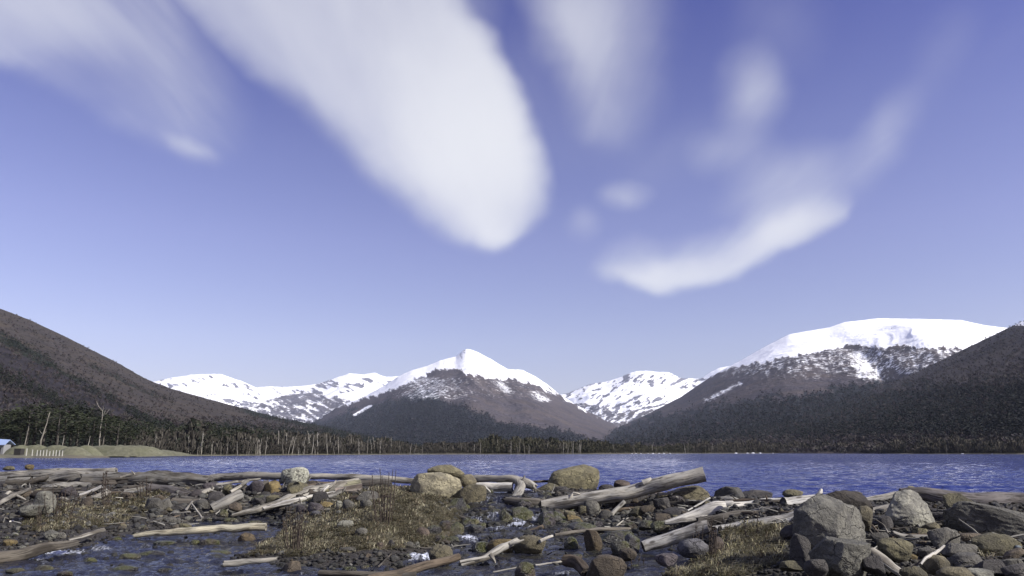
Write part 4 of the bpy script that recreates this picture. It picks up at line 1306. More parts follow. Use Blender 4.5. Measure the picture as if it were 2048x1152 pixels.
COLR = dict(tan=(0.25, 0.23, 0.155), cream=(0.33, 0.315, 0.235), olive=(0.19, 0.18, 0.115), ochre=(0.27, 0.215, 0.10), grey=(0.165, 0.165, 0.155), pale=(0.29, 0.30, 0.275), dark=(0.085, 0.082, 0.085),
            purple=(0.10, 0.09, 0.105), brown=(0.15, 0.125, 0.095), red=(0.125, 0.10, 0.085), orange=(0.20, 0.155, 0.095), blue=(0.16, 0.165, 0.20))
_rk = [0]
def rock(label, cx, cy, w, h, color, Y=None, ang=0.45, wet=False, skew=0.0, lichen=0.0, sub=None, deep=0.85, tilt=0.0, name='boulder', cat='rock', group=None, bury=0.12, mul=1.0, seed=None, fill=0.80):
    _rk[0] += 1
    k = seed if seed is not None else _rk[0]
    if Y is None:
        Y = hit(cx, min(cy + h * 0.5 - 1, 1175)) + 0.3 * w * 16 / F
    c = at(cx, cy, Y)
    W = w * Y / F; H = h * Y / F
    D = 0.5 * (W + H) * deep
    if sub is None:
        sub = 6 if w >= 98 else 5 if w >= 60 else 4 if w >= 26 else 3
    # of a few candidate shapes take the one whose outline fills its box best
    best = None
    for c_ in range(12 if w >= 90 else 5):
        Vt, _ = rock_shape(k + 7919 * c_, 3, ang, skew=skew)
        fl = outline_fill(Vt)
        if best is None or abs(fl - fill) < best[0]:
            best = (abs(fl - fill), k + 7919 * c_)
    V, Fc = rock_shape(best[1], sub, ang, skew=skew, fine=0.05 if w > 60 else 0.035)
    V = V * np.array([W, D, H * (1 + bury)]); V[:, 2] -= 0.5 * bury * H
    if tilt:
        co, si = math.cos(tilt), math.sin(tilt)
        x, z = V[:, 0] * co - V[:, 2] * si, V[:, 0] * si + V[:, 2] * co
        V[:, 0], V[:, 2] = x, z
    zb = V[:, 2].min(); V[:, 2] -= zb
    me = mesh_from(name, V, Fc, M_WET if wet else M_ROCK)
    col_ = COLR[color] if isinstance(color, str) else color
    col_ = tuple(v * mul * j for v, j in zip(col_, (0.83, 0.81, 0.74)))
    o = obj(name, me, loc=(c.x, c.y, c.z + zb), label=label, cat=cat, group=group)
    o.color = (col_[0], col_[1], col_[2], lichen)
    return o

# --- by the waterfall
R1 = rock('largest cream tan boulder, crowned by a mossy slab, left of the small waterfall', 873, 977, 104, 62, 'cream', 23.2, 0.35, lichen=0.1, mul=1.25, fill=0.84)
rock('yellow mossy slab lying on top of the largest cream boulder', 892, 943, 72, 26, 'olive', 23.9, 0.55, lichen=0.5, mul=1.5, skew=-0.3)
rock('smaller tan stone leaning against the right of the cream boulder top', 934, 961, 38, 24, 'tan', 23.9, 0.55)
rock('brown boulder under the right end of the cream boulder', 940, 993, 64, 48, 'tan', 22.9, 0.4, mul=0.62)
rock('white veined shadowed stone wedged below the brown boulder', 916, 1014, 44, 34, 'dark', 21.9, 0.6, wet=True)
rock('big olive egg shaped boulder standing in the lake edge behind the long log', 1146, 962, 104, 62, 'olive', 25.6, 0.30, lichen=0.15, mul=1.35, skew=0.5)
rock('low olive rock tailing off left of the egg shaped boulder', 1090, 985, 62, 36, 'olive', 24.9, 0.6, mul=0.75)
rock('dark little rock in the gap before the egg shaped boulder', 1120, 982, 30, 18, 'dark', 24.3, 0.7)
rock('blocky olive grey rock standing in the middle of the waterfall', 1012, 1040, 27, 40, 'olive', 21.0, 0.75, wet=True, mul=0.55)
rock('mossy yellow green rock under the dark log end', 1046, 1034, 44, 38, 'olive', 21.2, 0.5, wet=True, mul=0.7)
rock('dark wet rock right of the narrow white chute', 1092, 1042, 36, 38, 'purple', 20.6, 0.6, wet=True)
rock('little mossy rock splitting the upper waterfall', 984, 1019, 18, 15, 'olive', 22.1, 0.5, wet=True, mul=0.8)
rock('small dark mossy rock at the foot of the waterfall', 976, 1037, 24, 16, 'olive', 21.3, 0.5, wet=True, mul=0.5)
for k, (x, y, w, h) in enumerate([(868, 1062, 30, 22), (890, 1054, 26, 24), (912, 1060, 32, 30), (935, 1050, 28, 26), (948, 1068, 34, 34), (965, 1058, 24, 24), (985, 1073, 26, 20), (1008, 1070, 24, 18), (905, 1082, 26, 18), (880, 1079, 24, 16)]):
    rock(['leftmost wet dark stone of the cascade under the grass mound', 'reddish wet stone behind the leftmost cascade stone', 'mossy wet stone left of the middle cascade', 'dark wet stone just under the brown boulder', 'second dark stone, largest in the middle cascade', 'reddish wet stone in the middle of the cascade', 'mossy wet stone in the cascade above the flat tan boulder', 'dark wet stone right above the flat tan boulder', 'small dark stone low on the left of the cascade', 'small reddish stone at the lower left of the cascade'][k], x, y, w, h, ['dark', 'red', 'olive', 'dark'][k % 4], None, 0.5, wet=True, name='stone', group='wet cascade stones below the cream boulder', mul=0.7)
rock('flat tan boulder left of the driftwood root in the cascade', 1000, 1092, 62, 28, 'ochre', 17.0, 0.45, mul=0.8, deep=1.0)
rock('tan wedge shaped boulder right of the driftwood root in the cascade', 1060, 1090, 62, 36, 'tan', 16.8, 0.6, mul=0.75, skew=0.4)
rock('dark water worn rock left of the flat tan boulder', 966, 1098, 46, 28, 'dark', 17.0, 0.4, wet=True)
rock('tan rounded boulder at the bend of the stream', 882, 1108, 48, 34, 'tan', 15.6, 0.35, mul=0.75)
rock('reddish brown oval stone at the bottom edge among thin planks', 1050, 1142, 40, 34, 'red', 13.6, 0.15, wet=True, mul=0.9)
rock('orange topped pointed rock in the stream', 1186, 1083, 34, 44, 'orange', 16.9, 0.7, mul=0.6, wet=False)
rock('mossy green rock left of the orange topped rock', 1143, 1090, 28, 32, 'olive', 17.2, 0.5, wet=True, mul=0.6)
rock('broad reddish brown rock at the bottom edge beside the grass', 1212, 1136, 76, 50, 'brown', 13.2, 0.5, mul=0.75, deep=1.0)
rock('long dark wet slab in the stream behind the orange topped rock', 1232, 1074, 66, 26, 'dark', 18.0, 0.75, wet=True, skew=0.5)
rock('mossy boulder at the foot of the tilted pale log', 1240, 1097, 36, 30, 'olive', 16.4, 0.4, wet=True, mul=0.7)
rock('dark rock against the left end of the tilted pale log', 1266, 1085, 30, 34, 'dark', 16.9, 0.7, wet=True)
rock('grey rock in front of the dark log end rock', 1256, 1108, 34, 22, 'brown', 15.5, 0.5, mul=0.6)

# --- under and right of the long log
rock('round grey boulder propping the long log', 1182, 1023, 40, 44, 'grey', 22.0, 0.45)
rock('small grey boulder beside the one propping the long log', 1212, 1033, 28, 24, 'grey', 21.4, 0.3, mul=0.6)
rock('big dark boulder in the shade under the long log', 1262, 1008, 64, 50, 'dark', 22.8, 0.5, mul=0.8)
rock('tan rock under the raised half of the long log', 1328, 1003, 44, 30, 'tan', 22.4, 0.6, mul=0.8)
rock('large tan wedge rock right under the raised log end', 1386, 995, 78, 44, 'tan', 22.0, 0.6, mul=0.8, skew=-0.5)
rock('dark pointed rock with a lit right slope before the lake', 1462, 994, 62, 40, 'grey', 21.2, 0.7, mul=0.75, skew=-0.5)
rock('dark low rock at the waterline right of the pointed rock', 1512, 992, 64, 24, 'dark', 21.6, 0.65, mul=1.1, skew=-0.4)
rock('flat greenish stone at the waterline behind the cut log', 1586, 986, 40, 14, 'olive', 21.0, 0.2, mul=1.1)
rock('charcoal smooth boulder below the wedge shaped rock', 1352, 1032, 54, 32, 'dark', 20.4, 0.35, skew=0.3)
rock('mossy dark rock lying between the two white logs', 1546, 1026, 60, 22, 'dark', 18.0, 0.5, mul=1.2, lichen=0.3)
rock('mossy stone at the water edge under the charcoal boulder', 1320, 1052, 36, 20, 'olive', 18.9, 0.4, wet=True, mul=0.7)
rock('second mossy stone beside the water edge under the charcoal boulder', 1292, 1050, 30, 18, 'olive', 19.2, 0.4, wet=True, mul=0.6)
rock('rusty red rock at the waterline behind the middle of the long log', 1245, 968, 34, 16, 'red', 25.4, 0.6)
rock('dark stone at the waterline left of the rusty red rock', 1214, 976, 32, 14, 'dark', 25.0, 0.5)
rock('yellow tan stone below the middle of the long log', 1140, 1030, 24, 18, 'tan', 21.2, 0.6, mul=0.8)
rock('pale tan stone pointing right below the middle of the long log', 1150, 1041, 30, 22, 'ochre', 20.8, 0.8, mul=0.8, skew=-0.5)
rock('flat dark stone at the stream edge below the long log', 1160, 1056, 64, 22, 'dark', 19.6, 0.6, wet=True)
rock('smooth blue grey dome shaped boulder under the tilted pale log', 1386, 1094, 60, 32, 'blue', 15.0, 0.1)
rock('reddish slab standing in the grass beside the dome shaped boulder', 1433, 1092, 24, 36, 'red', 14.6, 0.7, tilt=-0.5)
rock('pale purple slab in the grass at the bottom', 1333, 1118, 46, 22, 'purple', 13.6, 0.5, mul=1.6)

# --- lichen boulder and ochre group
rock('round lichen speckled boulder behind the split trunk', 590, 953, 54, 36, 'pale', 25.8, 0.35, lichen=1.0, mul=0.95)
rock('ochre yellow boulder below the lichen speckled boulder', 546, 980, 40, 36, 'ochre', 24.6, 0.3, lichen=0.2, mul=1.0)
rock('purple dark boulder left of the ochre boulder', 516, 978, 36, 32, 'purple', 24.7, 0.5)
rock('dark wet boulder below the purple boulder', 524, 1000, 42, 22, 'dark', 23.9, 0.5, wet=True)
rock('olive flat stone below the ochre boulder', 548, 998, 34, 16, 'olive', 23.8, 0.4, mul=0.8)
rock('dark stone below the lichen speckled boulder', 604, 976, 38, 18, 'purple', 24.7, 0.5)
rock('dark low rock right of the lichen speckled boulder', 628, 968, 34, 14, 'brown', 25.2, 0.5, mul=0.6)
rock('rounded olive cobble between log and dark boulders', 455, 978, 20, 18, 'olive', 24.4, 0.4, mul=0.9)
rock('tan cobble beside the stubby grey log', 470, 1013, 26, 16, 'brown', 22.6, 0.4)
rock('olive wet stone at the end of the stubby grey log', 448, 1026, 18, 14, 'olive', 21.8, 0.5, wet=True)
rock('grey round stone left of the stubby grey log', 404, 1010, 24, 20, 'grey', 23.2, 0.3, mul=0.7)

# --- grassy mound
rock('pale flat stone set in the dry grass mound', 690, 1050, 32, 18, 'pale', None, 0.55)
rock('blue grey speckled stone set in the dry grass mound', 722, 1066, 24, 20, 'grey', None, 0.3, lichen=0.4)
rock('grey slab at the upper edge of the grass mound beside the cut log', 736, 993, 44, 22, 'grey', None, 0.6, mul=1.0)
rock('grey oval stone below the slab at the grass mound', 732, 1008, 24, 18, 'grey', None, 0.2, mul=0.8)
rock('grey cobble at the top left of the grass mound', 697, 1010, 24, 20, 'grey', None, 0.3)
rock('small pinkish upright stone at the top left of the grass mound', 678, 1010, 12, 16, 'pale', None, 0.4, mul=0.9)
rock('ochre flat stone at the top left of the grass mound', 653, 1010, 28, 14, 'ochre', None, 0.3)
rock('pale round stone on the left slope of the grass mound', 678, 1026, 14, 10, 'pale', None, 0.2, mul=0.9)
rock('dark oval stone at the left foot of the grass mound', 631, 1028, 20, 12, 'blue', None, 0.2)
rock('brown block at the bottom edge left of the dark bottom log', 584, 1140, 40, 34, 'brown', None, 0.6, mul=1.0)
rock('orange tan rounded stone at the left point of the grass mound', 494, 1081, 34, 28, 'orange', None, 0.35, mul=0.75)
rock('dark mossy rock left of the orange tan stone', 465, 1078, 26, 20, 'olive', None, 0.6, wet=True, mul=0.6)
rock('grey low stone in the water left of the orange tan stone', 472, 1092, 26, 12, 'grey', None, 0.3, wet=True, mul=0.6)
rock('pinkish broken rock at the right foot of the grass mound', 846, 1066, 28, 22, 'red', None, 0.6, mul=1.4)
rock('round grey stone at the right foot of the grass mound', 818, 1091, 26, 14, 'grey', None, 0.25, mul=0.8)
rock('small pale upright stone at the right foot of the grass mound', 835, 1091, 10, 14, 'pale', None, 0.3, mul=0.8)
rock('dark pointed stone at the front foot of the grass mound', 783, 1088, 12, 16, 'dark', None, 0.7)
rock('long pale grey stone along the front of the grass mound', 700, 1100, 50, 12, 'grey', None, 0.4, mul=0.9)
rock('red brown little stone at the front of the grass mound', 759, 1092, 14, 14, 'red', None, 0.5)

# --- left bank
rock('angular pale greenish rock with flat top on the left gravel bank', 88, 1003, 44, 40, 'pale', 21.6, 0.8, mul=0.85, lichen=0.1)
rock('sloping pale green slab in front of the angular rock', 66, 1020, 54, 22, 'pale', 20.9, 0.8, mul=0.75, skew=0.6)
rock('yellow green small boulder above the angular pale rock', 78, 985, 22, 14, 'olive', None, 0.3, mul=1.5)
rock('broad speckled pale grey rock at the end of the dark diagonal log', 103, 1070, 30, 20, 'pale', None, 0.4, mul=0.8)
rock('pale grey cobble touching the broad speckled rock', 122, 1072, 20, 14, 'grey', None, 0.3, mul=1.2)
rock('orange and yellow stone at the left water edge', 20, 1087, 26, 14, 'ochre', None, 0.4, mul=1.0)
rock('pale green stone on the dark diagonal log', 44, 1096, 18, 10, 'pale', 16.3, 0.5)
rock('white stone on the left gravel', 30, 1069, 14, 8, 'pale', None, 0.2, mul=1.4)
rock('pale grey stone beside the small blue pool on the left', 38, 1058, 16, 10, 'grey', None, 0.3, mul=1.4)
rock('yellowish small rock at the waterline top left', 59, 934, 18, 10, 'ochre', 29.5, 0.4, mul=0.8)
rock('yellowish low rock at the waterline far left', 18, 936, 24, 8, 'olive', 29.6, 0.4)
rock('pale cream oval cobble right of the left grass', 322, 1035, 20, 9, 'cream', None, 0.15, mul=0.8)
rock('blue grey cobble beside the cream oval one', 344, 1040, 18, 13, 'grey', None, 0.3, mul=1.1)
rock('pale flat cobble near the white stream log', 378, 1037, 20, 9, 'pale', None, 0.2, mul=0.8)
rock('tan cobble at the tip of the short grey plank', 246, 1054, 14, 12, 'tan', None, 0.2)
rock('olive grey stone behind the white stream log', 370, 1052, 26, 12, 'olive', None, 0.3, mul=0.8)
rock('tan small stone in the left grass', 285, 1013, 12, 8, 'cream', None, 0.3)

# --- right bank
rock('huge angular dark grey boulder on the right bank', 1662, 1062, 150, 138, (0.21, 0.215, 0.205), 12.9, 0.80, deep=0.7, lichen=0.15, skew=0.0, seed=4021, fill=0.88)
rock('dark rough brown rock on top of the huge angular boulder', 1690, 1013, 96, 60, (0.075, 0.066, 0.055), 14.1, 0.8, skew=0.2, seed=4012)
rock('smooth tan stone leaning on the right of the huge angular boulder', 1728, 1033, 34, 44, 'tan', 13.6, 0.3, mul=0.65, tilt=-0.3)
rock('jagged front boulder with a shadowed point below the huge boulder', 1690, 1122, 112, 84, (0.19, 0.195, 0.18), 11.2, 0.95, deep=0.8, skew=0.2, seed=4033)
rock('faceted light grey boulder with a dark left face', 1816, 1023, 104, 82, (0.36, 0.37, 0.345), 15.4, 0.8, lichen=0.2, seed=4046, fill=0.84)
rock('brown wedge rock leaning behind the long dark slab', 1928, 1013, 78, 50, 'olive', 16.6, 0.7, mul=0.75, skew=-0.6)
rock('long dark slab with pale top at the right edge', 1998, 1058, 200, 84, (0.165, 0.168, 0.155), 14.6, 0.75, fill=0.86, skew=-0.25, tilt=-0.17, deep=0.75, seed=4055)
rock('smooth olive tan boulder right of the huge angular boulder', 1788, 1098, 66, 42, 'olive', 12.2, 0.25, mul=0.95, tilt=-0.2)
rock('faceted grey rock with a white streak below the light grey boulder', 1888, 1074, 56, 38, 'grey', 13.4, 0.85, mul=1.35, skew=-0.4)
rock('smooth tan brown boulder at the bottom with a white curved stick', 1870, 1130, 52, 38, 'tan', 11.3, 0.3, mul=0.75)
rock('grey rounded rock right of the white curved stick', 1916, 1103, 66, 32, 'grey', 12.4, 0.65, mul=1.25)
rock('long dark grey rock with a lit right end near the bottom', 1936, 1126, 82, 38, (0.16, 0.16, 0.155), 11.7, 0.7)
rock('large olive boulder half under the long dark slab', 1992, 1092, 92, 46, 'olive', 12.9, 0.3, mul=0.95)
rock('tan boulder cut by the bottom edge on the right', 1912, 1152, 80, 32, 'tan', 10.8, 0.25, mul=0.75)
rock('brown flat stone behind the olive boulder', 1945, 1074, 70, 16, 'brown', 13.8, 0.4, mul=1.1)
rock('small yellow brown stone below the smooth olive tan boulder', 1824, 1117, 18, 16, 'ochre', None, 0.5, mul=0.8)
rock('grey tan stone at the bottom below the weathered plank', 1826, 1146, 50, 26, 'olive', 10.8, 0.4, mul=0.7)
rock('pink grey slim stone lying at the far right', 2028, 1107, 44, 16, 'brown', 12.0, 0.4, mul=1.3, tilt=0.35)
rock('flat tan stone below the light grey boulder', 1864, 1054, 34, 18, 'tan', 14.6, 0.4, mul=0.7)
rock('small flat tan stone under the grey plank', 1846, 1086, 22, 9, 'brown', None, 0.3, mul=1.2)
rock('dark grey stone at the lower right corner', 2036, 1140, 56, 26, 'dark', 10.9, 0.5, mul=1.4)
rock('grey green slab at the bottom in the dark hollow', 1592, 1132, 62, 20, 'olive', 11.3, 0.7, mul=0.8)
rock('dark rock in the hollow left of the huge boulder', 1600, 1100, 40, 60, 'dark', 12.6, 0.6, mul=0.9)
rock('dark triangular rock at the end of the lower white log', 1580, 1064, 40, 32, 'dark', 14.6, 0.8, mul=0.9)
rock('dark rock at the bottom below the huge angular boulder', 1632, 1136, 46, 34, 'dark', 11.0, 0.6, mul=0.9)
rock('pale tan rock tip standing above the log crossing', 1822, 978, 20, 12, 'cream', 19.0, 0.5, mul=0.9)
for k, (x, y, w, h, c_, Y_, lab) in enumerate([(1852, 1106, 40, 22, 'grey', 12.4, 'flat grey rock between the olive tan and the grey rounded boulder'), (1760, 1076, 34, 22, 'grey', 13.6, 'small angular grey rock under the left end of the split plank'),
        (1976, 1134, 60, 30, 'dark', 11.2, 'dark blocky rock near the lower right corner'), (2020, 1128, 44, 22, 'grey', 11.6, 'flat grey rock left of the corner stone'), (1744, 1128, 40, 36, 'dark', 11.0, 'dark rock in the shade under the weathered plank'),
        (1840, 1064, 30, 16, 'olive', 14.4, 'small olive rock against the foot of the faceted boulder'), (1960, 1148, 50, 20, 'pale', 10.8, 'pale angular stone at the bottom edge on the right'), (1770, 1044, 30, 24, 'dark', 14.9, 'dark stone filling the gap left of the faceted boulder'),
        (1880, 1040, 40, 30, 'dark', 15.8, 'dark rock between the faceted boulder and the brown wedge rock'), (1905, 1050, 44, 26, 'grey', 15.0, 'shaded grey rock under the left end of the long dark slab')]):
    rock(lab, x, y, w, h, c_, Y_, 0.75)
o = rock('small pale blue scrap between the dark slab and the olive boulder', 2035, 1094, 11, 7, (0.55, 0.68, 0.80), 12.7, 0.6, name='litter_scrap', cat='litter', sub=3)

# short names of landmarks, to say which small stone is which
REFS = [(873, 977, 'the largest cream boulder'), (892, 943, 'the mossy slab'), (1146, 962, 'the egg shaped boulder'), (590, 953, 'the lichen speckled boulder'), (546, 980, 'the ochre boulder'),
        (516, 978, 'the purple dark boulder'), (452, 1004, 'the stubby grey log'), (540, 1012, 'the low end of the split trunk'), (650, 980, 'the upper split trunk'), (400, 1062, 'the white stripped stream log'),
        (88, 1003, 'the angular pale rock'), (60, 1105, 'the dark diagonal log'), (103, 1070, 'the broad speckled rock'), (172, 1070, 'the pale grey plank'), (210, 980, 'the tall dark seed stalks'),
        (300, 962, 'the furrowed rotten log'), (345, 986, 'the smooth charcoal log'), (385, 1018, 'the crossed sticks'), (500, 1124, 'the half sunken stick'), (494, 1081, 'the orange tan stone'),
        (588, 1080, 'the dense stalk clump'), (584, 1140, 'the brown block'), (690, 1050, 'the pale flat stone in the grass'), (882, 1108, 'the tan rounded boulder'), (830, 1138, 'the dark brown bottom log'),
        (980, 1108, 'the twisted driftwood root'), (1050, 1142, 'the reddish oval stone'), (1060, 1090, 'the tan wedge boulder'), (1186, 1083, 'the orange topped rock'), (1212, 1136, 'the broad reddish brown rock'),
        (1012, 1040, 'the blocky waterfall rock'), (1092, 1042, 'the white chute'), (1182, 1023, 'the round grey propping boulder'), (1262, 1008, 'the big shaded boulder'), (1328, 1003, 'the tan rock under the raised log'),
        (1386, 995, 'the large tan wedge rock'), (1352, 1032, 'the charcoal smooth boulder'), (1350, 1075, 'the tilted pale log'), (1386, 1094, 'the dome shaped boulder'), (1432, 1018, 'the knot of the split white log'),
        (1530, 1048, 'the long white log'), (1610, 1006, 'the dark sawn white log'), (1662, 1062, 'the huge angular boulder'), (1690, 1122, 'the jagged front boulder'), (1816, 1023, 'the faceted light grey boulder'),
        (1788, 1098, 'the smooth olive tan boulder'), (1888, 1074, 'the white streaked rock'), (1870, 1130, 'the tan brown boulder'), (1936, 1126, 'the long dark grey rock'), (1992, 1092, 'the large olive boulder'),
        (1998, 1058, 'the long dark slab'), (1770, 1122, 'the broad weathered plank'), (20, 1087, 'the orange and yellow stone'), (38, 1058, 'the small blue pool'), (150, 1106, 'the left white rapid'), (800, 1120, 'the middle white rapid'),
        (300, 1120, 'the wide left stream bend'), (1232, 1074, 'the long wet slab'), (700, 1100, 'the long pale grey mound stone'), (950, 1065, 'the cascade below the cream boulder')]
_used = {}
def near_label(head, x, y):
    d = [((x - a_) ** 2 + (2.2 * (y - b_)) ** 2, a_, b_, t_) for a_, b_, t_ in REFS]
    d.sort()
    for k in range(5):
        _, a_, b_, t_ = d[k]
        dx_, dy_ = x - a_, (y - b_) * 2.2
        side = ('right of' if dx_ > 0 else 'left of') if abs(dx_) > abs(dy_) else ('in front of' if dy_ > 0 else 'behind')
        for how in (('close ' if d[k][0] < 1600 else 'some way ') + side,):
            lab = '%s %s %s' % (head, how, t_)
            if lab not in _used:
                _used[lab] = 1
                return lab
    lab = '%s near %s' % (head, d[0][3])
    _used[lab] = 1
    return lab

# --- stones in the lower stream
for k, (x, y, w, h) in enumerate([(260, 1112, 40, 10), (300, 1106, 60, 10), (180, 1120, 30, 9), (90, 1135, 34, 10), (250, 1136, 50, 9), (420, 1083, 40, 12), (440, 1104, 44, 8), (330, 1086, 44, 9), (230, 1077, 30, 8), (390, 1084, 20, 8),
                                  (700, 1138, 30, 10), (655, 1112, 30, 10), (600, 1110, 24, 8), (760, 1112, 30, 8), (1130, 1062, 26, 12), (1198, 1062, 26, 14), (1176, 1065, 20, 12), (1262, 1052, 26, 14), (1250, 1060, 20, 10), (1345, 1056, 24, 10),
                                  (460, 1040, 30, 8), (420, 1040, 24, 9), (560, 1047, 40, 7), (510, 1045, 28, 7), (30, 1140, 34, 8), (330, 1140, 28, 8), (130, 1146, 30, 8)]):
    rock(near_label('low %s stream stone' % ['mossy', 'dark', 'brown'][k % 3], x, y), x, y, w, h, ['olive', 'dark', 'brown'][k % 3], whit(x, min(1150, y + h * 0.4)), 0.4, wet=True, name='stone', group='mossy stones in the stream', mul=0.6, bury=0.6)

# --- loose cobbles on the banks (each a thing, sharing a few shapes)
cob_V = [rock_shape(5000 + k, 3, 0.35 + 0.09 * k) for k in range(7)]
cob_me = [mesh_from('cobble', V * np.array([1, 0.85, 0.66]), Fc, M_ROCK) for V, Fc in cob_V]
cob_wet = [mesh_from('cobble', V * np.array([1, 0.85, 0.66]), Fc, M_WET) for V, Fc in cob_V]
CR = rs(5100)
ZONES = [
    ('on the gravel between the logs and the left pool', 'left gravel cobbles', (0, 345), (988, 1062), 62, (7, 17)),
    ('on the left gravel spit beside the dark diagonal log', 'left spit cobbles', (0, 150), (1052, 1092), 30, (6, 13)),
    ('among the logs below the lichen speckled boulder', 'cobbles below the lichen boulder', (345, 650), (975, 1030), 46, (7, 17)),
    ('under the long propped log', 'cobbles under the long log', (1100, 1345), (1000, 1060), 48, (8, 18)),
    ('on the pebbly slope of the right bank', 'right bank cobbles', (1740, 2048), (1052, 1150), 60, (7, 18)),
    ('at the water edge of the lower stream', 'lower stream cobbles', (640, 1260), (1095, 1150), 44, (8, 20)),
    ('at the foot of the white logs on the right', 'cobbles by the white logs', (1420, 1620), (1010, 1140), 22, (8, 16)),
]
for desc, grp, (xa, xb), (ya, yb), n, (wa, wb) in ZONES:
    for k in range(n):
        x = CR.uniform(xa, xb); y = CR.uniform(ya, yb); w = CR.uniform(wa, wb) ** 1.0
        Y = hit(x, y)
        wet = zg(pcol(at(x, y, Y).x, Y), Y) < zw(x, Y) + 0.05
        nm = ['grey', 'tan', 'dark', 'pale', 'brown', 'olive'][CR.choice(6, p=[.30, .14, .2, .14, .12, .10])]
        p = at(x, y, Y)
        s = w * Y / F
        kk = CR.randint(0, 7)
        word = {'grey': 'grey', 'tan': 'tan', 'dark': 'dark', 'pale': 'pale', 'brown': 'brown', 'olive': 'olive'}[nm]
        o = obj('cobble', (cob_wet if wet else cob_me)[kk], loc=(p.x, p.y, float(zg(x, Y)) + 0.12 * s), cat='cobble',
                label=near_label('%s %s cobble' % ('wet' if wet else 'dry', word), x, y), group=grp)
        c = COLR[nm]; v = CR.uniform(0.4, 0.95)
        o.color = (c[0] * v * 0.78, c[1] * v * 0.75, c[2] * v * 0.66, CR.rand() * 0.3)
        o.scale = (s, s * CR.uniform(.8, 1.2), s * CR.uniform(.8, 1.3))
        o.rotation_euler = (CR.normal() * 0.3, CR.normal() * 0.3, CR.rand() * 6.28)

# --- fine gravel: nobody could count it
def gravel():
    r = rs(5200)
    n = 15000
    x = r.uniform(-60, 2110, n * 2); u = r.rand(n * 2)
    Y = 1.0 / (u * (1 / 10.2 - 1 / 27.0) + 1 / 27.0)
    gzv = zg(x, Y); wv_ = zw(x, Y)
    crest_ok = gzv > -1.2
    ok = crest_ok & ((gzv > wv_ - 0.04) | (x > 1400))
    x, Y, gzv = x[ok][:n], Y[ok][:n], gzv[ok][:n]
    n = len(x)
    s = (0.028 + 0.085 * r.rand(n) ** 2.2) * (0.65 + Y / 40.0)
    tl = []
    for k in range(6):
        V, Fc = ico(1)
        q_ = rs(5300 + k)
        V = V * (1 + 0.25 * q_.normal(size=(len(V), 1))) * np.array([1, 0.8, 0.6]) * 0.5
        tl.append((V, Fc))
    pal = np.array([(0.085, 0.082, 0.074), (0.04, 0.038, 0.035), (0.14, 0.135, 0.118), (0.11, 0.09, 0.06), (0.06, 0.055, 0.048), (0.20, 0.195, 0.175)])
    cols_ = 0.46 * pal[r.choice(6, n, p=[.28, .27, .12, .1, .18, .05])] * r.uniform(0.6, 1.1, (n, 1))
    X = (x - 1024) * AH * Y
    V_, F_, C_, b = [], [], [], 0
    pick = r.randint(0, 6, n)
    for k, (tv, tf) in enumerate(tl):
        idx = np.nonzero(pick == k)[0]
        th = r.rand(len(idx)) * 6.283; co, si = np.cos(th)[:, None], np.sin(th)[:, None]
        vx = tv[None, :, 0] * co - tv[None, :, 1] * si; vy = tv[None, :, 0] * si + tv[None, :, 1] * co
        v = np.stack([vx * s[idx][:, None] + X[idx][:, None], vy * s[idx][:, None] + Y[idx][:, None], tv[None, :, 2] * s[idx][:, None] + gzv[idx][:, None] + 0.15 * s[idx][:, None]], 2)
        f = tf[None] + (np.arange(len(idx)) * len(tv))[:, None, None] + b
        c = np.repeat(cols_[idx][:, None, :], len(tv), 1)
        V_.append(v.reshape(-1, 3)); F_.append(f.reshape(-1, 3)); C_.append(np.concatenate([c.reshape(-1, 3), np.ones((c.size // 3, 1))], 1)); b += v.shape[0] * v.shape[1]
    m = foliage_material('gravel_stone', 0.85)
    me = mesh_from('gravel', np.concatenate(V_), np.concatenate(F_), m, True, {'tint': np.concatenate(C_)})
    obj('gravel', me, kind='stuff', label='loose grey gravel strewn over the banks')
gravel()

# --- more broken boulders packed along the dam
BR = rs(5900)
for (xa, xb), (ya, yb), n in [((0, 330), (984, 1014), 10), ((330, 660), (972, 1026), 18), ((930, 1130), (985, 1060), 12), ((1100, 1440), (990, 1056), 22), ((1000, 1290), (1085, 1140), 10)]:
    for k in range(n):
        x, y, w = BR.uniform(xa, xb), BR.uniform(ya, yb), BR.uniform(18, 38)
        h = w * BR.uniform(0.5, 0.85)
        cn = ['dark', 'grey', 'olive', 'dark', 'brown', 'purple'][BR.randint(0, 6)]
        wt = bool(zg(x, hit(x, y + h * 0.5)) < zw(x, hit(x, y + h * 0.5)) + 0.08)
        rock(near_label('%s angular rock' % {'dark': 'dark', 'grey': 'grey', 'olive': 'olive', 'brown': 'brown', 'purple': 'charcoal'}[cn], x, y), x, y, w, h, cn, None, BR.uniform(0.6, 0.95), wet=wt, skew=BR.normal() * 0.3,
             name='rock', group='angular rocks packed along the dam', mul=BR.uniform(0.6, 1.0), sub=4 if w > 28 else 3, bury=0.25)

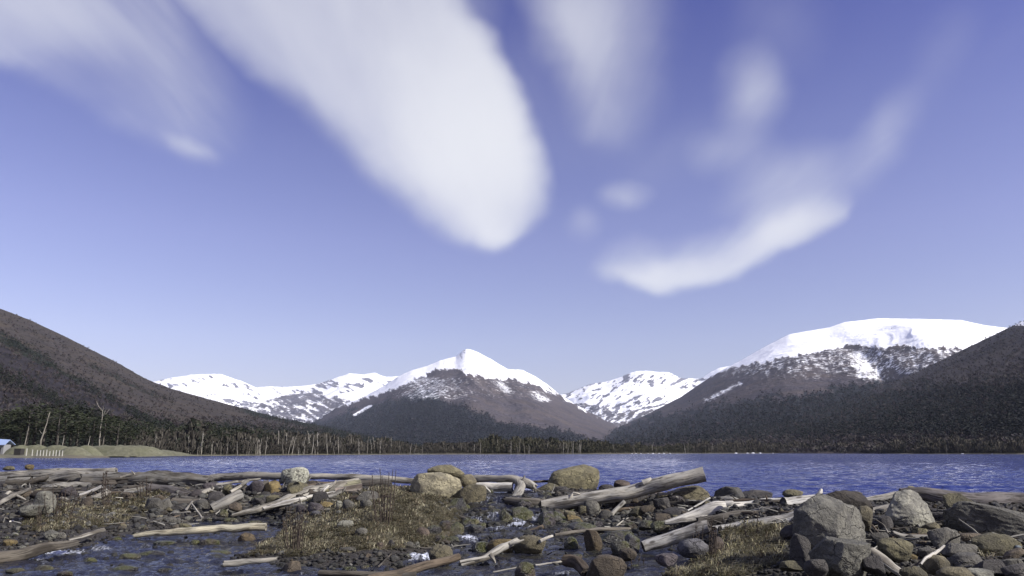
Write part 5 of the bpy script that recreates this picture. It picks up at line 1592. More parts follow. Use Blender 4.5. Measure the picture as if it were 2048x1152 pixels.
def rubble():
    """bigger broken stones between the boulders, beyond the counted cobbles"""
    r = rs(5600)
    n = 3700
    zones = [(0, 360, 970, 1060, 3), (340, 660, 965, 1030, 3), (880, 1100, 1000, 1100, 2.5), (1090, 1430, 985, 1062, 4), (1420, 1640, 985, 1060, 2), (1740, 2060, 1005, 1152, 3.5), (560, 1270, 1105, 1155, 2.5), (1560, 1700, 1080, 1152, 1), (900, 1330, 1000, 1112, 4), (0, 560, 1078, 1154, 0.7), (380, 600, 1030, 1075, 0.8), (430, 620, 1000, 1050, 1.2), (1090, 1420, 1040, 1110, 2)]
    tot = sum(z[4] for z in zones)
    px_, py_ = [], []
    for xa, xb, ya, yb, w_ in zones:
        m_ = int(n * w_ / tot)
        px_.append(r.uniform(xa, xb, m_)); py_.append(r.uniform(ya, yb, m_))
    px_ = np.concatenate(px_); py_ = np.concatenate(py_); n = len(px_)
    Yv = np.array([hit(a_, b_) for a_, b_ in zip(px_, py_)])
    Xv = np.array([at(a_, b_, y_).x for a_, b_, y_ in zip(px_, py_, Yv)])
    zv = zg(pcol(Xv, Yv), Yv)
    s = (5 + 13 * r.rand(n) ** 1.8) * Yv / F
    wl = zw(pcol(Xv, Yv), Yv)
    wetm = (zv < wl) & (pcol(Xv, Yv) < 1440)
    zv = np.where(wetm, np.maximum(zv, wl - 0.28 * s + 0.10 * s * r.normal(size=n)), zv)
    pal = np.array([(0.10, 0.098, 0.09), (0.045, 0.043, 0.04), (0.15, 0.145, 0.125), (0.12, 0.10, 0.07), (0.07, 0.062, 0.052), (0.24, 0.235, 0.21)])
    cols_ = 0.50 * pal[r.choice(6, n, p=[.26, .30, .12, .1, .17, .05])] * r.uniform(0.6, 1.15, (n, 1))
    cols_ = np.where(wetm[:, None], cols_ * np.array([0.42, 0.42, 0.36]), cols_)
    V_, F_, C_, b = [], [], [], 0
    pick = r.randint(0, 8, n)
    for k in range(8):
        tv, tf = rock_shape(5700 + k, 2, 0.75)
        tv = tv * np.array([1.0, 0.8, 0.62])
        idx = np.nonzero(pick == k)[0]
        th = r.rand(len(idx)) * 6.283; co, si = np.cos(th)[:, None], np.sin(th)[:, None]
        tl = r.normal(size=(len(idx), 1)) * 0.35
        vx0 = tv[None, :, 0] * np.cos(tl) - tv[None, :, 2] * np.sin(tl); vz = tv[None, :, 0] * np.sin(tl) + tv[None, :, 2] * np.cos(tl)
        vx = vx0 * co - tv[None, :, 1] * si; vy = vx0 * si + tv[None, :, 1] * co
        sc = s[idx][:, None]
        v = np.stack([vx * sc + Xv[idx][:, None], vy * sc + Yv[idx][:, None], vz * sc + (zv[idx] + 0.12 * s[idx])[:, None]], 2)
        f = tf[None] + (np.arange(len(idx)) * len(tv))[:, None, None] + b
        c = np.repeat(cols_[idx][:, None, :], len(tv), 1)
        V_.append(v.reshape(-1, 3)); F_.append(f.reshape(-1, 3)); C_.append(np.concatenate([c.reshape(-1, 3), np.ones((c.size // 3, 1))], 1)); b += v.shape[0] * v.shape[1]
    m, gg, bs = new_mat('broken_stone')
    nn = gg.noise(position(gg), 22.0, 4.0, 0.65)
    gg.plug(bs.inputs['Base Color'], gg.mix(gg.step(nn, 0.35, 0.65), gg.mix(1.0, attr(gg, 'tint', 'Color'), (0.55, 0.54, 0.53), 'MULTIPLY'), attr(gg, 'tint', 'Color')))
    bs.inputs['Roughness'].default_value = 0.85
    bump(gg, bs, nn, 0.8, 0.03)
    me = mesh_from('rubble', np.concatenate(V_), np.concatenate(F_), m, False, {'tint': np.concatenate(C_)})
    obj('rubble', me, kind='stuff', label='broken dark stones packed between the boulders and logs')
rubble()

# ================================================================ driftwood
def wood_material():
    m, gg, bs = new_mat('driftwood')
    oi = gg.node('ShaderNodeObjectInfo')
    gr = attr(gg, 'grain', 'Vector')
    off = gg.mul(oi.outputs['Random'], 30.0)
    v = gg.vadd(gr, gg.vec(off, off, off))
    f1 = gg.noise(gg.vmul(v, (0.9, 9.0, 9.0)), 1.0, 5.0, 0.65, 0.6)      # fibres
    f2 = gg.noise(gg.vmul(v, (2.2, 34.0, 34.0)), 1.0, 4.0, 0.65, 0.3)
    p1 = gg.noise(gg.vmul(v, (1.3, 3.0, 3.0)), 1.0, 4.0, 0.6)            # weathered patches
    base = oi.outputs['Color']
    dark = gg.mix(1.0, base, (0.30, 0.28, 0.26), 'MULTIPLY')
    lite = gg.mix(1.0, base, (1.32, 1.28, 1.20), 'MULTIPLY')
    c = gg.mix(gg.step(f1, 0.40, 0.56), dark, base)
    c = gg.mix(gg.mul(gg.step(p1, 0.42, 0.62), 0.8), c, lite)
    c = gg.mix(gg.mul(gg.step(f2, 0.50, 0.36), 0.75), c, dark)
    kn = gg.node('ShaderNodeTexVoronoi'); kn.inputs['Scale'].default_value = 1.0
    gg.plug(kn.inputs['Vector'], gg.vmul(v, (2.0, 4.5, 4.5)))
    knot = gg.step(kn.outputs['Distance'], 0.20, 0.10)
    c = gg.mix(gg.mul(knot, 0.8), c, (0.05, 0.042, 0.034))
    rot = gg.step(gg.add(p1, gg.mul(oi.outputs['Alpha'], 0.25)), 0.60, 0.72)
    c = gg.mix(gg.mul(rot, oi.outputs['Alpha']), c, (0.045, 0.036, 0.028))
    gg.plug(bs.inputs['Base Color'], c)
    bs.inputs['Roughness'].default_value = 0.9
    bs.inputs['Specular IOR Level'].default_value = 0.25
    bump(gg, bs, gg.add(gg.mul(f1, 1.0), gg.mul(f2, 0.55)), 0.9, 0.035)
    return m
M_WOOD = wood_material()
def end_material():
    m, gg, bs = new_mat('log_end_grain')
    oi = gg.node('ShaderNodeObjectInfo')
    gr = attr(gg, 'grain', 'Vector')
    sp = gg.node('ShaderNodeSeparateXYZ'); gg.plug(sp.inputs[0], gr)
    n = gg.noise(gr, 14.0, 4.0, 0.6)
    ring = gg.m('SINE', gg.add(gg.mul(sp.outputs[0], 190.0), gg.mul(n, 8.0)))
    base = oi.outputs['Color']
    dark = gg.mix(1.0, base, (0.35, 0.32, 0.30), 'MULTIPLY')
    c = gg.mix(gg.step(gg.add(gg.mul(ring, 0.25), n), 0.25, 0.8), dark, base)
    gg.plug(bs.inputs['Base Color'], c); bs.inputs['Roughness'].default_value = 0.95
    bump(gg, bs, gg.add(n, gg.mul(ring, 0.2)), 0.8, 0.02)
    return m
M_END = end_material()
WOODC = dict(silver=(0.34, 0.325, 0.285), white=(0.56, 0.545, 0.50), grey=(0.215, 0.207, 0.187), dark=(0.105, 0.095, 0.080), brown=(0.12, 0.095, 0.070), cream=(0.44, 0.41, 0.31), pink=(0.32, 0.275, 0.235), mauve=(0.185, 0.170, 0.165))

def smooth_path(P, R_, step):
    P = np.asarray(P, float); R_ = np.asarray(R_, float)
    if len(P) > 2:
        t = np.concatenate([[0], np.cumsum(np.linalg.norm(np.diff(P, axis=0), axis=1))])
        out, rad = [], []
        n = len(P)
        for i in range(n - 1):
            p0 = P[max(i - 1, 0)]; p1 = P[i]; p2 = P[i + 1]; p3 = P[min(i + 2, n - 1)]
            kseg = max(2, int(np.linalg.norm(p2 - p1) / step))
            for u in np.linspace(0, 1, kseg, endpoint=False):
                out.append(0.5 * ((2 * p1) + (-p0 + p2) * u + (2 * p0 - 5 * p1 + 4 * p2 - p3) * u * u + (-p0 + 3 * p1 - 3 * p2 + p3) * u ** 3))
                rad.append(R_[i] * (1 - u) + R_[i + 1] * u)
        out.append(P[-1]); rad.append(R_[-1])
        return np.array(out), np.array(rad)
    L = np.linalg.norm(P[1] - P[0]); k = max(4, int(L / step))
    u = np.linspace(0, 1, k)[:, None]
    return P[0] * (1 - u) + P[1] * u, R_[0] * (1 - u[:, 0]) + R_[1] * u[:, 0]

def log_mesh(path, rad, seed, rough=0.08, nseg=22, flat=1.0, broken=(False, False)):
    n = len(path)
    tang = np.gradient(path, axis=0); tang /= np.linalg.norm(tang, axis=1)[:, None] + 1e-9
    up = np.array([0.0, 0.0, 1.0])
    if abs(tang[n // 2][2]) > 0.9:
        up = np.array([0.0, 1.0, 0.0])
    s1 = np.cross(tang, up); s1 /= np.linalg.norm(s1, axis=1)[:, None]
    s2 = np.cross(s1, tang)
    th = np.arange(nseg) / nseg * 2 * math.pi
    S_ = np.concatenate([[0], np.cumsum(np.linalg.norm(np.diff(path, axis=0), axis=1))])
    r0 = rad.mean()
    co, si = np.cos(th)[None, :], np.sin(th)[None, :]
    ss = S_[:, None] + 0 * co
    k = 1.0 / max(r0, 0.02)
    d = fbm(co * 1.5 + seed, si * 1.5 + 3.1 * seed, ss * k * 0.22, 3)                    # swellings
    groove = fbm(co * 4.5 - seed, si * 4.5, ss * k * 0.10, 3, 0.6, ridged=True)           # long cracks
    rk_ = rough * (1.0 if rough < 0.2 else 1.5)
    rr = rad[:, None] * (1 + rk_ * 1.6 * d + rk_ * 1.3 * groove)
    V = path[:, None, :] + rr[:, :, None] * (co[:, :, None] * s1[:, None, :] + flat * si[:, :, None] * s2[:, None, :])
    for e_, sg_, br_ in ((0, -1.0, broken[0]), (n - 1, 1.0, broken[1])):      # splintered ends
        if br_:
            V[e_] += tang[e_] * sg_ * r0 * (0.2 + 2.2 * np.clip(pn(co[0] * 2.6 + seed, si[0] * 2.6, 3.0 * sg_), 0, 1))[:, None]
    i = np.arange(n - 1)[:, None] * nseg; j = np.arange(nseg)[None, :]
    a_ = i + j; b_ = i + (j + 1) % nseg
    Fc = np.stack([a_, b_, b_ + nseg, a_ + nseg], 2).reshape(-1, 4)
    gr = np.stack([ss, co * r0 + 0 * ss, si * r0 + 0 * ss], 2).reshape(-1, 3)
    ends = []
    for e, sg in ((0, -1.0), (n - 1, 1.0)):
        ring = V[e]; c = ring.mean(0)
        VV = [ring]; GGr = [np.stack([np.full(nseg, r0), ring[:, 0] - c[0], ring[:, 2] - c[2]], 1)]
        for q_ in (0.66, 0.33):
            rg = c + (ring - c) * q_ + tang[e] * sg * r0 * 0.12 * (pn(co[0] * 2 + q_ * 5, si[0] * 2, seed + q_)[:, None])
            VV.append(rg); GGr.append(np.stack([np.full(nseg, r0 * q_), rg[:, 0] - c[0], rg[:, 2] - c[2]], 1))
        VV.append(c[None] - tang[e] * sg * r0 * 0.05); GGr.append(np.zeros((1, 3)))
        VV = np.concatenate(VV); GGr = np.concatenate(GGr)
        ff = []
        for q_ in range(2):
            for m_ in range(nseg):
                a2 = q_ * nseg + m_; b2 = q_ * nseg + (m_ + 1) % nseg
                f = [a2, b2, b2 + nseg, a2 + nseg]
                ff.append(f if sg > 0 else f[::-1])
        cc = 3 * nseg
        for m_ in range(nseg):
            f = [2 * nseg + m_, 2 * nseg + (m_ + 1) % nseg, cc]
            f = f if sg > 0 else f[::-1]
            ff.append(f + [f[-1]])
        ends.append((VV, np.array([f for f in ff]), GGr))
    return V.reshape(-1, 3), Fc, gr, ends

_lg = [0]
def log(label, pts, rpx, color, Y=None, rough=0.08, name='driftwood_log', cat='log', ends=(1, 1), endcol=None, rot=0.0, flat=1.0, stubs=(), nseg=22, step=0.07, group=None, mul=1.0):
    """pts: photo pixels (px, py[, Y]) along the log's axis; rpx: radius in photo pixels per point or one number"""
    _lg[0] += 1
    seed = _lg[0] * 1.37
    if not hasattr(rpx, '__len__'):
        rpx = [rpx] * len(pts)
    P, R_ = [], []
    for k, p in enumerate(pts):
        y_ = p[2] if len(p) > 2 else (Y if Y is not None else hit(p[0], min(p[1] + rpx[k], 1170)) + 0.05)
        P.append(np.array(at(p[0], p[1], y_))); R_.append(rpx[k] * y_ / F)
    path, rad = smooth_path(P, R_, step)
    sl = np.concatenate([[0], np.cumsum(np.linalg.norm(np.diff(path, axis=0), axis=1))])
    wob = np.minimum(1, np.minimum(sl, sl[-1] - sl) / (0.15 * sl[-1] + 1e-6)) * rad
    path[:, 2] += wob * 0.75 * fbm(sl / (rad.mean() * 7), seed, 0.5, 2); path[:, 1] += wob * 1.2 * fbm(sl / (rad.mean() * 8), seed, 7.5, 2)
    rad = rad * (1 + 0.16 * fbm(sl / (rad.mean() * 3.5), seed, 3.3, 2))
    org = path[0].copy(); org[2] -= rad[0]
    V, Fc, gr, en = log_mesh(path - org, rad, seed, rough, nseg, flat, (not ends[0], not ends[1]))
    c = tuple(v * mul for v in (WOODC[color] if isinstance(color, str) else color))
    e = obj(name, None, loc=org, label=label, cat=cat, group=group)
    b = obj('trunk', mesh_from('trunk', V, Fc, M_WOOD, True, {'grain': gr}), parent=e)
    c = tuple(v * 0.86 for v in c)
    b.color = (c[0], c[1], c[2], rot)
    for q_ in (0, 1):
        VV, ff, gg_ = en[q_]
        o = obj('cut_end' if ends[q_] else 'broken_end', mesh_from('cut_end', VV, ff, M_END, True, {'grain': gg_}), parent=e)
        ec = endcol or tuple(v * 0.75 for v in c)
        o.color = (ec[0], ec[1], ec[2], 0)
    for (sx, sy, ex, ey, rs_, *yy) in stubs:
        y_ = yy[0] if yy else (pts[0][2] if len(pts[0]) > 2 else (Y or 20.0))
        P2 = [np.array(at(sx, sy, y_)), np.array(at((sx + ex) / 2 + 1.5, (sy + ey) / 2, y_ - 0.02)), np.array(at(ex, ey, y_))]
        pth, rd = smooth_path(P2, [rs_ * y_ / F, rs_ * 0.85 * y_ / F, rs_ * 0.45 * y_ / F], 0.04)
        V2, F2, g2, en2 = log_mesh(pth - org, rd, seed + 0.7, 0.1, 10)
        V3, F3 = join([(V2, F2)] + [(x[0], x[1]) for x in en2])
        g3 = np.concatenate([g2] + [x[2] for x in en2])
        o = obj('branch_stub', mesh_from('branch_stub', V3, F3, M_WOOD, True, {'grain': g3}), parent=e)
        o.color = (c[0], c[1], c[2], 0)
    return e

# --- the long propped log and its neighbours
log('long grey log propped up over the rocks, its cut end raised over the lake', [(1084, 1013, 22.3), (1180, 998, 22.2), (1290, 976, 22.0), (1409, 948, 21.7)], [12, 13, 13.5, 13.5], 'silver', rough=0.08, rot=0.25, mul=1.12,
    stubs=[(1286, 966, 1302, 957, 6, 21.9), (1136, 1000, 1146, 985, 3, 22.1), (1146, 986, 1160, 988, 2.4, 22.1)])
log('short dark mottled log butting against the long propped log', [(1014, 1002, 22.6), (1050, 1008, 22.4), (1088, 1009, 22.4)], [7, 9, 10], 'dark', rough=0.14, rot=0.5, mul=1.3, ends=(0, 1))
log('bent grey root arching down beside the waterfall', [(945, 958, 24.6), (985, 957, 24.4), (1022, 958, 24.2), (1040, 968, 24.0), (1036, 986, 23.6), (1024, 1004, 23.2)], [6, 6, 6.5, 8.5, 9, 8], 'grey', rough=0.2, ends=(0, 0), mul=1.1,
    stubs=[(1044, 962, 1049, 951, 2.5, 24.0), (1040, 972, 1046, 990, 2.5, 23.8)])
log('white stripped log lying behind the arching root', [(930, 972, 24.3), (975, 974, 24.2), (1022, 974, 24.1)], [6, 8, 8.5], 'white', rough=0.08, ends=(0, 0), mul=0.85,
    stubs=[(958, 966, 965, 972, 2, 24.2), (968, 972, 986, 992, 2, 23.9)])
log('knobbly grey stump piece right of the arching root', [(1040, 962, 24.6), (1056, 968, 24.5), (1068, 974, 24.4)], [7, 8, 6], 'silver', rough=0.2, ends=(0, 0), stubs=[(1066, 972, 1071, 986, 3, 24.3)])
log('thin brown pole floating left of the egg shaped boulder', [(1052, 964, 26.0), (1105, 962, 26.0)], 2.2, 'brown', ends=(0, 0), nseg=8, name='driftwood_stick', cat='stick')
log('pale stick leaning under the right half of the long log', [(1216, 1036, 21.6), (1249, 1003, 21.8)], 4.0, 'silver', nseg=10, name='driftwood_stick', cat='stick')
log('thin dark stick below the raised log end', [(1318, 990, 22.0), (1358, 981, 22.0)], 2.4, 'silver', nseg=8, name='driftwood_stick', cat='stick', ends=(0, 0))
log('thin white slat leaning before the dark pointed rock', [(1375, 1021, 20.3), (1420, 996, 20.6)], [2.2, 2.6], 'white', nseg=8, flat=0.6, name='driftwood_stick', cat='stick')

# --- white logs on the right
log('wedge shaped split white log with a round knot', [(1334, 1044, 18.9), (1380, 1034, 19.0), (1432, 1018, 19.1), (1490, 1016, 19.2), (1566, 1009, 19.3)], [3, 9, 17, 13, 12], 'white', rough=0.09, rot=0.15, ends=(0, 1), mul=0.88,
    stubs=[(1452, 1008, 1466, 1004, 6, 18.8)])
log('thin split slab under the wedge shaped white log', [(1331, 1047, 18.6), (1366, 1042, 18.6), (1412, 1034, 18.7)], [3, 7, 5], 'white', rough=0.14, flat=0.7, ends=(0, 0), mul=0.72)
log('thick white log with a dark sawn end, right of the wedge shaped log', [(1566, 1008, 18.6), (1610, 1006, 18.7), (1668, 1003, 18.8)], [13, 13, 12], 'white', rough=0.06, endcol=(0.05, 0.045, 0.04), mul=0.95,
    stubs=[(1634, 994, 1643, 978, 5, 18.9)])
log('long white log with a rotten left end in front of the dark rocks', [(1436, 1064, 16.9), (1500, 1052, 16.9), (1560, 1042, 16.8), (1640, 1028, 16.7)], [11, 13, 13, 13], 'white', rough=0.14, rot=0.35, endcol=(0.035, 0.03, 0.026), mul=0.85, ends=(0, 1))
log('tilted pale log sawn at its right end, above the dome shaped boulder', [(1286, 1094, 16.6), (1330, 1082, 16.6), (1380, 1067, 16.5), (1418, 1053, 16.4)], [10, 12, 12.5, 12], 'white', rough=0.11, rot=0.35, endcol=(0.06, 0.052, 0.045), mul=0.8)
log('pale straight log running behind the faceted light grey boulder', [(1690, 1016, 19.0), (1760, 1000, 18.9), (1832, 984, 18.8)], [10, 9, 7], 'silver', rough=0.08, mul=1.05)
log('thick mottled log behind the huge boulder and left of the faceted one', [(1690, 1034, 16.9), (1735, 1028, 17.0), (1790, 1018, 17.1)], [10, 11, 11], 'silver', rough=0.16, rot=0.5)
log('long dark mauve log along the water at the right edge', [(1800, 985, 18.4), (1880, 992, 18.3), (1980, 1004, 18.2), (2110, 1016, 18.1)], [8, 15, 18, 18], 'mauve', rough=0.08, mul=0.8)
log('broad weathered grey plank slanting down at the bottom right', [(1744, 1102, 11.5), (1770, 1122, 11.3), (1802, 1146, 11.1)], [11, 15, 13], 'silver', rough=0.16, flat=0.45, ends=(0, 0), name='driftwood_plank', cat='plank', mul=1.05)
log('grey split plank lying below the faceted light grey boulder', [(1786, 1066, 14.2), (1812, 1073, 14.2), (1868, 1076, 14.1)], [6, 7, 6], 'grey', rough=0.14, flat=0.7, ends=(0, 0), name='driftwood_plank', cat='plank', mul=1.1)
log('white curved stick resting on the tan brown boulder', [(1842, 1128, 11.1), (1852, 1116, 11.2), (1870, 1106, 11.4), (1888, 1092, 11.7)], [2.2, 2.6, 3.0, 2.2], 'white', mul=0.75, nseg=10, ends=(0, 0), name='driftwood_stick', cat='stick', step=0.03)
for k, pts in enumerate([[(1744, 1050, 14.4), (1756, 1064, 14.3), (1766, 1078, 14.2)], [(1752, 1040, 14.6), (1768, 1052, 14.5), (1776, 1066, 14.3)], [(1736, 1056, 14.0), (1748, 1072, 13.9)]]):
    log(['lowest bent pale twig', 'upper bent dark twig', 'straight pale twig'][[1, 0, 2][k]] + ' in the tangle right of the huge boulder', pts, [1.6] * len(pts), ['brown', 'silver', 'silver'][k], nseg=6, ends=(0, 0), name='driftwood_stick', cat='stick', group='twigs right of the huge boulder', step=0.04)
for k, pts in enumerate([[(1608, 1016, 14.4), (1638, 1008, 14.2)], [(1630, 1002, 14.2), (1650, 1014, 14.0)], [(1640, 1000, 14.1), (1648, 1012, 14.1)], [(1660, 1000, 14.1), (1672, 984, 14.1)]]):
    log(['long leftmost dark twig', 'short down pointing dark twig', 'shortest middle dark twig', 'rightmost up pointing dark twig'][k] + ' on the brown rock over the huge boulder', pts, [2.2] * len(pts), 'dark', nseg=6, ends=(0, 0), name='driftwood_stick', cat='stick', group='twigs on the brown rock', step=0.04)

# --- left side log jam
log('long pale log topping the log jam at the left waterline', [(-50, 951, 28.0), (90, 945, 27.9), (232, 942, 27.8)], [6, 7, 6], 'silver', rough=0.1, mul=0.85)
log('thick grey split log, longest in the left log jam', [(-60, 966, 27.0), (60, 962, 26.9), (150, 956, 26.8), (236, 955, 26.7)], [10, 12, 11, 8], 'grey', rough=0.30, rot=0.3, mul=1.0, nseg=34, ends=(0, 0))
log('dark rotten log under the thick grey split log', [(-60, 980, 26.2), (60, 978, 26.2), (150, 974, 26.1), (230, 970, 26.0)], [8, 10, 10, 8], 'dark', rough=0.36, rot=0.5, mul=1.15, nseg=34, ends=(0, 0))
log('huge furrowed rotten log with a ragged right end in the left jam', [(170, 962, 26.4), (250, 962, 26.3), (330, 960, 26.2), (415, 964, 26.0)], [10, 14, 14, 9], 'grey', rough=0.36, rot=0.5, mul=0.75, nseg=36, ends=(0, 0), stubs=[(405, 955, 418, 952, 4, 26.0)])
log('flat dark slab of rotten wood under the furrowed log', [(210, 980, 25.4), (300, 978, 25.3), (400, 984, 25.2)], [6, 8, 6], 'dark', rough=0.25, flat=0.7, rot=0.4, ends=(0, 0))
log('smooth charcoal grey log sloping below the furrowed log', [(298, 978, 25.0), (345, 986, 24.7), (398, 1000, 24.3)], [11, 12, 11], 'mauve', rough=0.05, mul=0.6)
log('rounded dark log end lying below the charcoal log', [(345, 1004, 23.8), (412, 1010, 23.7)], [8, 9], 'dark', rough=0.06, mul=1.2)
log('long low log along the waterline left of the lichen speckled boulder', [(420, 957, 26.8), (500, 951, 26.7), (570, 952, 26.6)], [7, 7, 6], 'grey', rough=0.12, mul=0.95)
log('long pale log along the waterline right of the lichen speckled boulder', [(606, 953, 26.4), (720, 955, 26.2), (850, 964, 26.0)], [5, 6, 5], 'silver', rough=0.12, mul=0.9)
log('dark beam in the water behind the split trunk', [(700, 968, 25.6), (780, 968, 25.4)], [8, 8], 'dark', rough=0.12)
log('stubby grey log with a dark round end pointing left', [(424, 1018, 22.9), (452, 1004, 23.1), (480, 990, 23.4)], [10, 11, 10], 'grey', rough=0.1, endcol=(0.05, 0.045, 0.042))
log('upright grey snapped branch above the stubby grey log', [(466, 986, 24.2), (496, 961, 24.4)], [4, 3.5], 'grey', nseg=10, name='driftwood_stick', cat='stick', ends=(0, 0))
log('short pale splinter beside the snapped branch', [(462, 984, 24.0), (482, 972, 24.2)], [4, 2], 'silver', nseg=8, name='driftwood_stick', cat='stick', ends=(0, 0))
log('long split trunk slanting up from the stream to the lake', [(466, 1030, 22.6), (540, 1012, 23.0), (620, 985, 23.6), (680, 972, 24.2), (716, 961, 24.6)], [4, 7, 11, 9, 4], 'silver', rough=0.16, rot=0.25, ends=(0, 0), mul=0.9)
log('pale jagged splinter in front of the long split trunk', [(528, 1017, 22.4), (580, 1004, 22.8), (640, 990, 23.2), (672, 984, 23.5)], [3, 5, 3.5, 2], 'white', rough=0.2, ends=(0, 0), nseg=10, mul=0.8)
log('pale branch crossing the long split trunk', [(622, 1004, 22.8), (640, 988, 23.0), (656, 972, 23.3)], [4.5, 4, 2.5], 'white', rough=0.1, nseg=10, ends=(0, 0), name='driftwood_stick', cat='stick', mul=0.8)
log('short sawn pinkish log with a dark end below the yellow board', [(672, 987, 23.6), (724, 979, 23.7)], [10.5, 11], 'pink', rough=0.05, endcol=(0.04, 0.034, 0.03))
log('square yellowish beam above the short sawn log', [(668, 977, 24.2), (722, 967, 24.3)], [7, 8], (0.26, 0.25, 0.17), rough=0.05, nseg=4, name='driftwood_beam', cat='beam')
log('white stripped log lying in the left stream', [(272, 1071, 18.9), (340, 1064, 19.0), (440, 1058, 19.1), (532, 1054, 19.2)], [4, 6, 7, 7.5], 'cream', rough=0.08, mul=1.0, ends=(0, 1))
log('dark diagonal log at the lower left in the stream', [(-60, 1122, 15.4), (20, 1110, 15.9), (90, 1098, 16.4), (152, 1086, 17.0)], [11, 11, 9, 5], 'dark', rough=0.2, ends=(0, 0), rot=0.3, mul=1.1)
log('pale grey plank lying above the diagonal log', [(138, 1080, 17.6), (172, 1070, 17.9), (206, 1060, 18.2)], [4, 6, 6], 'silver', rough=0.12, flat=0.6, ends=(0, 0), name='driftwood_plank', cat='plank')
log('half sunken stick floating in the left stream', [(449, 1128, 14.8), (478, 1124, 14.9), (552, 1118, 15.1)], [6, 6, 3], 'silver', rough=0.14, ends=(0, 0), mul=0.75, name='driftwood_stick', cat='stick')
log('white plank stub between the left logs and the grass', [(160, 990, 24.2), (206, 973, 24.4)], [5, 7], 'white', flat=0.6, rough=0.05, mul=0.8, name='driftwood_plank', cat='plank')
log('grey split piece below the white plank stub', [(172, 1003, 23.6), (214, 984, 24.0)], [3, 8], 'grey', flat=0.8, rough=0.18, ends=(0, 0))
log('pale slat on the far left gravel', [(2, 997, 23.2), (18, 984, 23.6)], [4, 4], 'silver', flat=0.5, nseg=8, name='driftwood_plank', cat='plank', ends=(0, 0))
log('thin crossed stick, left one of the pair by the left stream', [(372, 1020, 22.4), (385, 1003, 22.6)], [2.2, 1.6], 'white', nseg=6, ends=(0, 0), name='driftwood_stick', cat='stick')
log('thin crossed stick, right one of the pair by the left stream', [(384, 1008, 22.5), (404, 1036, 21.6)], [1.4, 2.0], 'silver', nseg=6, ends=(0, 0), name='driftwood_stick', cat='stick')
log('low pale slat behind the crossed sticks', [(342, 1027, 22.2), (380, 1024, 22.2)], [2.5, 2.2], 'silver', nseg=8, flat=0.6, ends=(0, 0), name='driftwood_stick', cat='stick')
log('curved white twig on the left gravel above the small pool', [(20, 1043, 20.8), (44, 1038, 21.0), (64, 1028, 21.4)], [1.6, 2, 1.4], 'white', nseg=6, ends=(0, 0), name='driftwood_stick', cat='stick')

log('ragged grey splinter log on top of the dark rotten log', [(30, 985, 25.6), (110, 976, 25.7), (180, 970, 25.8)], [5, 7, 4], 'grey', rough=0.4, ends=(0, 0), mul=1.15, nseg=26)
log('thin silvery pole lying along the furrowed rotten log', [(230, 948, 26.5), (310, 952, 26.3), (400, 958, 26.1)], [3, 4, 2.5], 'silver', rough=0.15, ends=(0, 0), nseg=12)
log('dark broken log half buried below the left log jam', [(-20, 998, 24.4), (50, 992, 24.5), (100, 990, 24.6)], [6, 8, 5], 'dark', rough=0.3, ends=(0, 0), mul=1.2)
log('grey forked limb leaning left of the angular pale rock', [(-10, 1010, 22.6), (30, 990, 23.4), (60, 978, 24.0)], [4, 4, 2.5], 'grey', rough=0.2, ends=(0, 0), nseg=12, stubs=[(30, 990, 52, 1000, 2.5, 23.4)])
log('short grey log end jammed beside the smooth charcoal log', [(236, 990, 24.6), (290, 986, 24.7)], [6, 8], 'grey', rough=0.18, mul=0.9)
log('thin bare pole lying on the dark boulders left of the ochre one', [(408, 974, 25.0), (470, 964, 25.3), (520, 958, 25.6)], [2.5, 3, 2], 'silver', rough=0.12, ends=(0, 0), nseg=10)
log('rotten dark log in the shade under the long split trunk', [(560, 1016, 22.8), (630, 1000, 23.2), (690, 992, 23.5)], [7, 8, 6], 'dark', rough=0.25, ends=(0, 0))
log('grey weathered limb between the sawn log and the grass slab', [(640, 1000, 23.0), (690, 998, 23.2), (730, 986, 23.6)], [3, 4, 3], 'grey', rough=0.2, ends=(0, 0), nseg=12)
log('dark log bedded under the white logs on the right', [(1400, 1046, 18.0), (1480, 1036, 18.0), (1580, 1028, 18.0)], [9, 11, 9], 'dark', rough=0.2, ends=(0, 0))
log('long bare pole lying in the shallows below the long log', [(1110, 1070, 18.6), (1180, 1060, 19.0), (1260, 1058, 19.4)], [3, 4, 3], 'dark', rough=0.15, ends=(0, 0), nseg=10, mul=1.4)

# --- lower cascade driftwood
log('dark brown log at the bottom, sloping up to the tan rounded boulder', [(740, 1158, 13.5), (830, 1138, 14.0), (916, 1114, 14.6)], [8, 8, 6], 'brown', rough=0.12, ends=(0, 0))
log('twisted pale driftwood root across the cascade', [(922, 1130, 15.4), (965, 1116, 15.6), (1000, 1098, 15.9), (1034, 1080, 16.2)], [5, 5, 7, 4], 'silver', rough=0.22, ends=(0, 0), nseg=12, mul=0.95,
    stubs=[(960, 1116, 942, 1124, 3, 15.5), (980, 1108, 990, 1126, 4, 15.4), (1020, 1088, 1048, 1080, 3.5, 16.0)])
log('pale forked branch lying from the root to the left', [(920, 1124, 15.0), (950, 1118, 15.1), (972, 1114, 15.2)], [3, 3, 2], 'silver', nseg=8, ends=(0, 0), name='driftwood_stick', cat='stick')
log('thin flat plank left of the oval stone', [(986, 1144, 13.7), (1050, 1132, 13.9)], [3.0, 3.0], 'grey', nseg=8, flat=0.5, name='driftwood_plank', cat='plank')
log('thin flat plank right of the oval stone', [(1070, 1130, 14.2), (1140, 1120, 14.5)], [3.5, 3.5], 'silver', nseg=8, flat=0.5, name='driftwood_plank', cat='plank')
log('pale branch from the tan wedge boulder to the right', [(1080, 1082, 16.6), (1104, 1072, 16.9)], [3.2, 2.6], 'white', nseg=8, ends=(0, 0), name='driftwood_stick', cat='stick')
